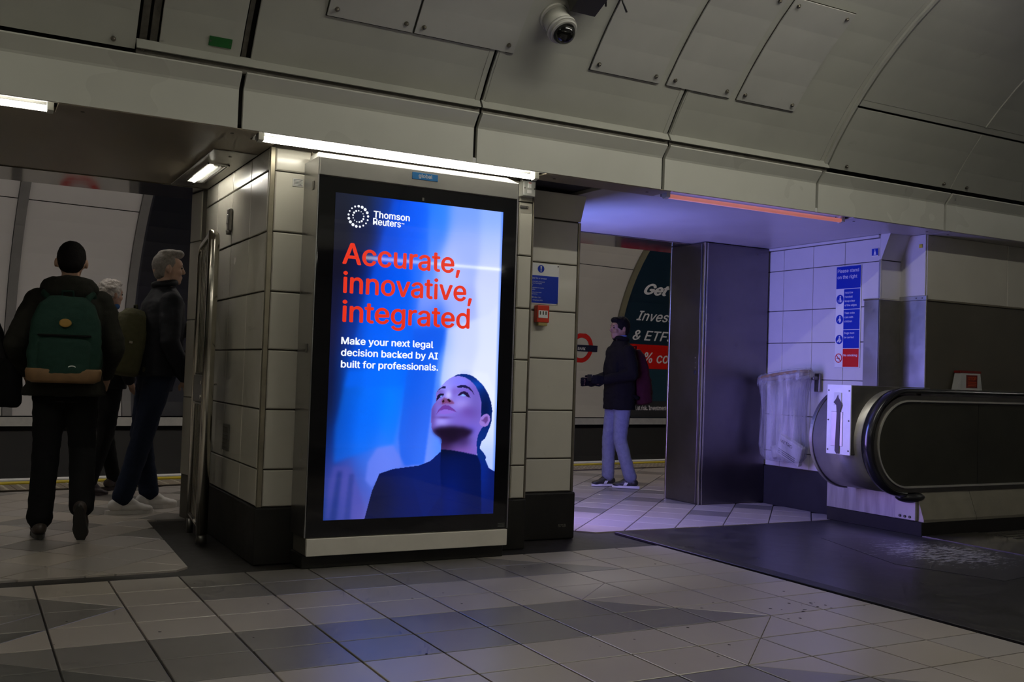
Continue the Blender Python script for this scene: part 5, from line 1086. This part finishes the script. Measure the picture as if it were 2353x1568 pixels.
def person(label, loc, rz, H, spec):
    s = H/1.75; g = spec.get
    r = empty('person', loc, rz, label, 'person')
    def S(p): return Vector(p)*s
    bk = g('bulk', 1.0); lean = g('lean', 0.0)
    sh = [S((-0.172, lean*0.9, 1.405)), S((0.172, lean*0.9, 1.405))]
    hip = [S((-0.085, 0, 0.93)), S((0.085, 0, 0.93))]
    legs = [[hip[i]]+[S(p) for p in g('legs')[i][:2]] for i in (0, 1)]
    arms = [[sh[i]]+[S(p) for p in g('arms')[i][:2]] for i in (0, 1)]
    hd = S((0, lean+0.02, 1.635)); hrot = Matrix.Rotation(g('head_yaw', 0), 3, 'Z') @ Matrix.Rotation(g('head_tilt', 0), 3, 'X')
    def Hh(x, y, z): return hd+hrot @ (Vector((x, y, z))*s)
    # one continuous body under the clothes
    b = MB()
    b.loft([(0, 0, 0.84*s, .12*s, .09*s), (0, 0, 0.95*s, .145*s, .10*s), (0, lean*.3*s, 1.10*s, .12*s, .085*s), (0, lean*.6*s, 1.28*s, .15*s, .10*s), (0, lean*.85*s, 1.42*s, .14*s, .08*s), (0, lean*s, 1.47*s, .06*s, .05*s)], 20)
    limb(b, [S((0, lean*0.9, 1.42)), S((0, lean+0.0, 1.55))], [.056*s, .052*s])
    for l in legs: limb(b, l, [.072*s, .046*s, .034*s])
    for a in arms: limb(b, a, [.046*s, .036*s, .026*s])
    for i in (0, 1):
        hn = g('arms')[i][2] if len(g('arms')[i]) > 2 else None
        a = arms[i]
        if hn: hand(b, a[2], hn[0], hn[1], hn[2], s, hn[3])
        else:
            d = (a[2]-a[1]).normalized(); sd = Vector((1, 0, 0)); hand(b, a[2], d, sd, Vector((0, 0, -1)) if abs(d.z) < 0.8 else Vector((0, 1, 0)), s, 0.5)
    for c, q in (((0, -.012, .005), (.074, .094, .104)), ((0, .026, -.055), (.056, .062, .060)), ((0, .068, -.092), (.026, .020, .020)), ((0, .052, .022), (.060, .042, .045)), ((0, .076, .024), (.046, .016, .011)),
                 ((0, .100, -.026), (.015, .016, .013)), ((.034, .060, -.030), (.026, .026, .024)), ((-.034, .060, -.030), (.026, .026, .024)), ((0, .083, -.060), (.025, .013, .008)), ((0, .081, -.073), (.022, .012, .007)),
                 ((.083, -.014, -.014), (.012, .017, .030)), ((-.083, -.014, -.014), (.012, .017, .030))):
        b.ellip(Hh(*c), tuple(k*s for k in q), 16, 12, hrot)
    limb(b, [Hh(0, .083, .018), Hh(0, .104, -.024)], [.010*s, .012*s], 10)
    bd = organic('body', b, g('skin'), r, 0.0068*s, 3)
    if g('shaded_hands'):
        for i in (0, 1):
            hn = g('arms')[i][2]; b = MB(); hand(b, arms[i][2], hn[0], hn[1], hn[2], s*1.14, hn[3]); organic('shaded_hand', b, g('shaded_hands'), r, 0.006, 2)  # black shell over each hand, standing in for the shade on it
    for sx in (-1, 1):
        e = MB().ellip(Hh(.031*sx, .080, .002), (.012*s, .010*s, .008*s), 10, 8, hrot).build('eye', mat('eye_dark', (0.05, 0.04, 0.035), 0.2), r)
        MB().ellip(Hh(.030*sx, .084, .021), (.017*s, .006*s, .0030*s), 10, 6, hrot).build('eyebrow', g('hair'), r)
    # hair
    b = MB()
    for c, q in g('hair_shape', [((0, -.020, .024), (.082, .094, .098)), ((0, -.060, -.018), (.073, .052, .060)), ((0, .030, .082), (.058, .052, .034))]): b.ellip(Hh(*c), tuple(k*s for k in q), 18, 12, hrot)
    organic('hair', b, g('hair'), r, 0.008*s, 2, g('hair_rough', 0.002), 34)
    # trousers
    b = MB(); b.loft([(0, 0.0, 0.80*s, .135*s, .105*s), (0, 0, 0.90*s, .165*s, .125*s), (0, 0, 1.02*s, .158*s, .115*s)], 20)
    tk = g('trouser', (.098, .066, .056))
    for l in legs: limb(b, [l[0], l[0].lerp(l[1], 0.45), l[1], l[1].lerp(l[2], 0.5), l[2]+Vector((0, 0, 0.02*s))], [tk[0]*s, tk[0]*0.88*s, tk[1]*s, (tk[1]*0.93)*s, tk[2]*s])
    organic('trousers', b, g('trousers'), r, 0.010*s, 4, 0.005, 11)
    # jacket with sleeves
    b = MB(); hz = g('hem', 0.86)
    b.loft([(0, -0.005, hz*s, .195*bk*s*g('flare', 1.0), .145*bk*s*g('flare', 1.0)), (0, 0, (hz+0.12)*s, .188*bk*s, .142*bk*s), (0, lean*.3*s, 1.10*s, .178*bk*s, .138*bk*s), (0, lean*.6*s, 1.26*s, .196*bk*s, .142*bk*s), (0, lean*.85*s, 1.39*s, .190*bk*s, .118*bk*s), (0, lean*.95*s, 1.465*s, .115*bk*s, .085*bk*s), (0, lean*s, 1.505*s, .074*s, .068*s)], 26, 2.3)
    sl = g('sleeve', (.072, .062, .050))
    for a in arms: limb(b, [a[0]+Vector((0, 0, -.015*s)), a[0].lerp(a[1], .5), a[1], a[1].lerp(a[2], .5), a[2]-(a[2]-a[1]).normalized()*0.015*s], [sl[0]*bk*s, sl[0]*0.93*bk*s, sl[1]*bk*s, sl[1]*.9*bk*s, sl[2]*bk*s])
    jk = organic('jacket', b, g('jacket'), r, 0.010*s, 4, g('wrinkle', 0.008), 8)
    if g('hood'):
        b = MB(); n = 22
        pts = [S((0.125*math.cos(2*math.pi*k/n), lean-0.015+0.105*math.sin(2*math.pi*k/n), 1.462-0.022*math.sin(2*math.pi*k/n))) for k in range(n)]
        b.path(pts, [(.040+.020*max(0, -math.sin(2*math.pi*k/n)))*s for k in range(n)], 12, True)
        b.ellip(S((0, lean-0.125, 1.435)), (.135*s, .060*s, .085*s), 18, 12); b.ellip(S((0, lean-0.10, 1.468)), (.11*s, .05*s, .042*s), 18, 12)
        organic('hood', b, g('jacket'), r, 0.010*s, 4, 0.008, 12)
    else:
        n = 20; b = MB(); pts = [S((0.072*math.cos(2*math.pi*k/n), lean+0.0+0.066*math.sin(2*math.pi*k/n), 1.525+0.012*math.sin(2*math.pi*k/n))) for k in range(n)]
        b.path(pts, .024*s, 10, True); organic('collar', b, g('collar', g('jacket')), r, 0.008*s, 3)
    if g('shirt'):
        n = 20; b = MB(); pts = [S((0.058*math.cos(2*math.pi*k/n), lean+0.010+0.060*math.sin(2*math.pi*k/n), 1.548-0.008*math.sin(2*math.pi*k/n))) for k in range(n)]
        b.path(pts, .014*s, 8, True); b.build('shirt_collar', g('shirt'), r)
    # shoes
    for i in (0, 1):
        an = legs[i][2]; q = g('legs')[i]; td = Vector(q[2]).normalized(); pit = q[3] if len(q) > 3 else 0.0
        rt_ = Matrix.Rotation(math.atan2(-td.x, td.y), 4, 'Z') @ Matrix.Rotation(pit, 4, 'X'); T0 = Matrix.Translation(an) @ rt_
        b = MB(); k = s*g('shoe', 1.0)
        b.ellip((0, -.035*k, -.035*k), (.040*k, .050*k, .042*k), 14, 10); b.ellip((0, .055*k, -.050*k), (.044*k, .095*k, .032*k), 14, 10); b.ellip((0, .125*k, -.058*k), (.042*k, .058*k, .024*k), 14, 10)
        limb(b, [(0, -.01*k, .01*k), (0, .07*k, -.038*k)], [.040*k, .034*k])
        sh_ = organic('shoe', b, g('shoes'), r, 0.006, 3); sh_.matrix_local = T0
        out = [(.038*math.cos(t)*(1.12 if math.sin(t) > 0.1 else .92)*k, (.042+.142*math.sin(t))*k) for t in [2*math.pi*j/24 for j in range(24)]]
        so = MB().prism(out, 2, -.090*k, -.066*k).build('sole', g('sole'), sh_)
        if g('laces'):
            for j in range(3): MB().cyl((-.02*k, (.045+.022*j)*k, (-.012-.008*j)*k), (.02*k, (.045+.022*j)*k, (-.012-.008*j)*k), .004, seg=6).build('lace', g('sole'), sh_)
        if g('shoe_mark'):
            for sx in (-1, 1): flat(sh_, 'side_mark', [(-.02*k, 0), (.012*k, 0), (.03*k, .03*k), (-.005*k, .03*k)], (.044*sx*k, .045*k, -.062*k), Y_*sx, Z_, g('sole'), 0.002)
    return r, s
def skin(n, c): return mat(n, c, 0.5, var=0.08, scale=14)
def cloth(n, c, ro=0.9): return mat(n, c, ro, var=0.18, scale=26, bump=0.15, bscale=160, spec=0.15)
M_charc = cloth('jacket_charcoal', (0.020, 0.020, 0.016)); M_blk = cloth('trouser_black', (0.006, 0.006, 0.0065)); M_navyj = mat('jacket_navy', (0.008, 0.009, 0.013), 0.65, spec=0.2, var=0.2, scale=20, bump=0.1, bscale=60)
M_denim = cloth('denim_dark', (0.014, 0.020, 0.040)); M_lden = cloth('denim_pale', (0.20, 0.215, 0.285)); M_hairb = mat('hair_black', (0.006, 0.005, 0.0045), 0.8, spec=0.15, bump=0.3, bscale=120)
M_hairg = mat('hair_grey', (0.42, 0.39, 0.36), 0.6, var=0.35, scale=60, bump=0.4, bscale=110); M_haird = mat('hair_darkgrey', (0.20, 0.18, 0.16), 0.6, var=0.35, scale=50, bump=0.3, bscale=110)
M_shoew = mat('shoe_white', (0.72, 0.70, 0.68), 0.5, var=0.06); M_shoeb = mat('shoe_black', (0.014, 0.013, 0.012), 0.45); M_shoebr = mat('shoe_brown', (0.030, 0.020, 0.015), 0.5)
SK1 = skin('skin_a', (0.42, 0.25, 0.17)); SK2 = skin('skin_b', (0.40, 0.25, 0.18)); SK3 = skin('skin_c', (0.30, 0.17, 0.10))
# 1 man walking away with green rucksack
p1_, s1 = person('person in dark hooded jacket with green rucksack walking away towards the platform', (0.585, 6.95, 0), rad(-8), 1.865, dict(
    legs=[((-0.090, 0.03, 0.50), (-0.105, -0.02, 0.095), (-0.15, 1, 0)), ((0.105, 0.06, 0.515), (0.125, -0.16, 0.185), (0.1, 1, 0), -0.95)],
    arms=[((-0.275, -0.05, 1.13), (-0.225, 0.16, 0.98)), ((0.262, -0.04, 1.13), (0.215, 0.16, 0.97))], skin=SK1, hair=M_hairb, trousers=M_blk, jacket=M_charc, hood=True, hem=0.835, bulk=1.08, flare=1.12, shoes=M_shoebr, sole=M_shoeb, trouser=(.10, .078, .072), wrinkle=0.010))
# 2 grey-haired person beyond
person('grey-haired person in black clothes half hidden behind the green rucksack', (1.07, 9.12, 0), rad(-60), 1.80, dict(
    legs=[((-0.10, 0.10, 0.51), (-0.10, 0.20, 0.095), (0.1, 1, 0)), ((0.10, -0.04, 0.50), (0.10, -0.17, 0.10), (0, 1, 0), -0.15)],
    arms=[((-0.25, -0.02, 1.14), (-0.22, 0.12, 0.93)), ((0.25, -0.06, 1.14), (0.24, 0.06, 0.92))], skin=SK2, hair=M_hairg, trousers=M_blk, jacket=cloth('jacket_black', (0.012, 0.012, 0.013)), collar=cloth('collar_blue', (0.02, 0.06, 0.16)), shoes=M_shoebr, sole=M_shoebr, hair_rough=0.012,
    hair_shape=[((0, -.016, .026), (.088, .100, .100)), ((0, -.058, -.02), (.076, .055, .075)), ((0, .035, .085), (.062, .052, .036))]))
# 3 man in profile facing right with olive rucksack
p3_, s3 = person('person in dark puffer jacket with olive rucksack and white trainers facing right', (1.30, 8.0, 0), rad(-82), 1.97, dict(
    legs=[((-0.09, -0.055, 0.50), (-0.09, 0.015, 0.095), (0.0, 1, 0)), ((0.10, -0.10, 0.50), (0.11, -0.215, 0.095), (0.12, 1, 0))],
    arms=[((-0.24, 0.08, 1.16), (-0.16, 0.27, 1.24), ((0.1, 0.5, 0.6), (0, 0, 1), (1, 0, 0), 1.0)), ((0.25, 0.00, 1.13), (0.22, 0.13, 0.90), ((0, 0.3, -1), (0, 1, 0), (-1, 0, 0), 0.4))], lean=0.03, head_yaw=rad(-6), skin=SK2, hair=M_haird, trousers=M_denim, jacket=M_navyj, hem=0.90, bulk=1.06, shoes=M_shoew, sole=M_shoew, laces=True, shoe=1.06, wrinkle=0.006, trouser=(.098, .072, .066),
    hair_shape=[((0, -.022, .018), (.080, .088, .092)), ((0, -.05, -.03), (.068, .046, .060)), ((0, .012, .092), (.056, .088, .036)), ((0, .062, .098), (.044, .040, .030))]))
# 4 figure cut by the left edge
p4_, s4 = person('person in black coat carrying a bag, mostly outside the left edge', (-0.045, 7.25, 0), rad(10), 1.72, dict(
    legs=[((-0.09, 0.02, 0.50), (-0.10, -0.02, 0.095), (0, 1, 0)), ((0.09, 0.05, 0.51), (0.10, -0.08, 0.11), (0, 1, 0), -0.2)],
    arms=[((-0.27, 0, 1.14), (-0.25, 0.12, 0.92)), ((0.27, -0.02, 1.14), (0.26, 0.10, 0.90))], skin=SK2, hair=M_hairb, trousers=M_blk, jacket=MATS['jacket_black'], hood=True, hem=0.80, shoes=M_shoeb, sole=M_shoeb))
# 5 man in profile facing left with maroon rucksack
p5_, s5 = person('person in dark coat, pale jeans and black trainers standing on the platform side facing left', (5.90, 8.50, 0), rad(84), 1.735, dict(
    legs=[((-0.10, 0.03, 0.50), (-0.12, -0.09, 0.095), (0.55, 0.8, 0)), ((0.09, 0.055, 0.50), (0.10, 0.05, 0.095), (0.05, 1, 0))],
    arms=[((-0.23, -0.02, 1.16), (-0.15, 0.24, 1.10), ((0.1, 1, 0), (0, 0, 1), (1, 0, 0), 1.1)), ((0.24, -0.03, 1.15), (0.17, 0.25, 1.07), ((-0.1, 1, 0), (0, 0, -1), (-1, 0, 0), 1.1))], skin=SK3, hair=M_hairb, trousers=M_lden, jacket=cloth('coat_dark', (0.009, 0.008, 0.007)), hem=0.80, shirt=cloth('shirt_blue', (0.20, 0.28, 0.55)), shoes=M_shoeb, sole=M_shoew, shoe_mark=True, shaded_hands=M_blk, bulk=1.02, trouser=(.096, .072, .066),
    hair_shape=[((0, -.020, .028), (.086, .098, .100)), ((0, -.055, -.022), (.072, .052, .062)), ((0, .045, .080), (.060, .052, .036))]))
ph = empty('mobile_phone', p5_.location, p5_.rotation_euler.z, 'dark mobile phone held by the person in the dark coat', 'phone')
MB().bbox((-0.045, 0.335, 1.075), (0.055, 0.345, 1.14), 0.006).build('case', M_black2, ph)
MB().bbox((-0.040, 0.3345, 1.079), (0.050, 0.3355, 1.136), 0.0004, 1).build('glass', mat('phone_glass', (0.01, 0.01, 0.012), 0.08), ph)
# ------------------------------------------------------------------ rucksacks and bag
def rucksack(name, label, root, s, w_, h_, d_, z0, yb, m_body, m_pocket, m_base, extras, tilt=0.0, m_strap=None):
    r = empty(name, root.location, root.rotation_euler.z, label, 'rucksack')
    T0 = Matrix.Translation((0, yb, z0)) @ Matrix.Rotation(tilt, 4, 'X')
    b = MB(); b.loft([(0, 0, 0.0, w_*.40, d_*.38), (0, 0, 0.02, w_*.49, d_*.49), (0, 0, h_*.35, w_*.50, d_*.52), (0, 0.01, h_*.70, w_*.47, d_*.46), (0, 0.02, h_*.90, w_*.38, d_*.38), (0, 0.03, h_, w_*.24, d_*.22)], 28, 3.2)
    o = organic('main_bag', b, m_body, r, 0.010, 3, 0.007, 9); o.matrix_local = T0
    b = MB(); b.loft([(0, -d_*.30, h_*.05, w_*.33, d_*.28), (0, -d_*.32, h_*.10, w_*.37, d_*.32), (0, -d_*.32, h_*.44, w_*.37, d_*.30), (0, -d_*.28, h_*.50, w_*.33, d_*.22)], 24, 3.0)
    o = organic('front_pocket', b, m_pocket, r, 0.009, 3, 0.005, 12); o.matrix_local = T0
    for sx in (-1, 1):
        pts = [(sx*w_*.22, d_*.35, h_*.90), (sx*w_*.30, d_*.55, h_*1.02), (sx*w_*.33, d_*.95, h_*1.04), (sx*w_*.36, d_*1.5, h_*.86), (sx*w_*.40, d_*1.62, h_*.55), (sx*w_*.46, d_*1.0, h_*.22), (sx*w_*.42, d_*.40, h_*.12)]
        b = MB(); fine = []
        for i in range(len(pts)-1):
            p0, p1, p2, p3 = [Vector(pts[min(max(j, 0), len(pts)-1)]) for j in (i-1, i, i+1, i+2)]
            for k in range(5):
                t = k/5; fine.append(0.5*((2*p1)+(p2-p0)*t+(2*p0-5*p1+4*p2-p3)*t*t+(3*p1-p0-3*p2+p3)*t**3))
        b.path(fine, 0.021, 8); o = b.build('strap', m_strap or m_pocket, r); o.matrix_local = T0
    o = MB().path([(-0.035, 0.03, h_*.97), (-0.03, 0.02, h_*1.06), (0.03, 0.02, h_*1.06), (0.035, 0.03, h_*.97)], 0.008, 8).build('top_handle', m_pocket, r); o.matrix_local = T0
    if m_base:
        b = MB(); b.loft([(0, -.01, -0.012, w_*.42, d_*.42), (0, -.01, 0.005, w_*.50, d_*.54), (0, -.01, 0.06, w_*.515, d_*.56), (0, -.01, 0.075, w_*.50, d_*.53)], 28, 3.2)
        o = b.build('base_panel', m_base, r); o.matrix_local = T0
    for nm, mb, m_ in extras: o = mb.build(nm, m_, r); o.matrix_local = T0
    return r
M_grn = cloth('pack_green', (0.015, 0.040, 0.030)); M_tan = mat('pack_tan', (0.20, 0.11, 0.045), 0.6, var=0.2, scale=20)
rucksack('rucksack', 'green rucksack with tan base on the back of the walking person', p1_, s1, 0.42, 0.52, 0.15, 0.985, -0.235, M_grn, M_grn, M_tan,
    [('patch', MB().ellip((0.0, -0.082, 0.352), (0.036, 0.006, 0.026), 16, 8), mat('patch_orange', (0.30, 0.17, 0.03), 0.7)),
     ('front_strap', MB().bbox((-0.15, -0.090, 0.27), (0.15, -0.072, 0.282), 0.004, 1), M_blk), ('emblem', MB().path([(0.05+0.02*math.cos(t), -0.126, 0.085+0.008*math.sin(t)) for t in [math.pi*k/8 for k in range(9)]], 0.003, 6), M_white)])
M_olv = cloth('pack_olive', (0.075, 0.072, 0.038)); M_olv2 = cloth('pack_olive_dark', (0.050, 0.048, 0.026))
rucksack('rucksack', 'olive rucksack with pale pocket on the back of the person facing right', p3_, s3, 0.34, 0.50, 0.27, 1.02, -0.285, M_olv, M_olv2, None,
    [('pocket_flap', MB().bbox((-0.10, -0.175, 0.24), (0.13, -0.12, 0.33), 0.015, 2), cloth('flap_olive', (0.15, 0.145, 0.09))), ('buckle', MB().bbox((0.165, -0.02, 0.23), (0.185, 0.01, 0.25), 0.003, 1), M_steel2)], rad(-10))
M_mar = cloth('pack_maroon', (0.052, 0.010, 0.015)); M_mar2 = cloth('pack_maroon_dark', (0.05, 0.011, 0.017))
rucksack('rucksack', 'maroon rucksack on the back of the person in pale jeans', p5_, s5, 0.34, 0.56, 0.185, 0.85, -0.235, M_mar, M_mar2, None, [], rad(-5), M_blk)
sb = empty('shoulder_bag', p4_.location, p4_.rotation_euler.z, 'black shoulder bag at the side of the person on the left edge', 'bag')
b = MB(); b.loft([(0.31, -0.03, 0.80, .06, .14), (0.31, -0.03, 0.83, .075, .17), (0.31, -0.03, 1.05, .07, .17), (0.30, -0.03, 1.12, .05, .14)], 22, 3.0); organic('bag_body', b, M_blk, sb, 0.010, 3, 0.006)
MB().path([(0.29, -0.16, 1.08), (0.24, -0.13, 1.28), (0.17, -0.06, 1.47), (0.16, 0.05, 1.47), (0.24, 0.11, 1.28), (0.29, 0.10, 1.08)], 0.014, 8).build('strap', M_blk, sb)
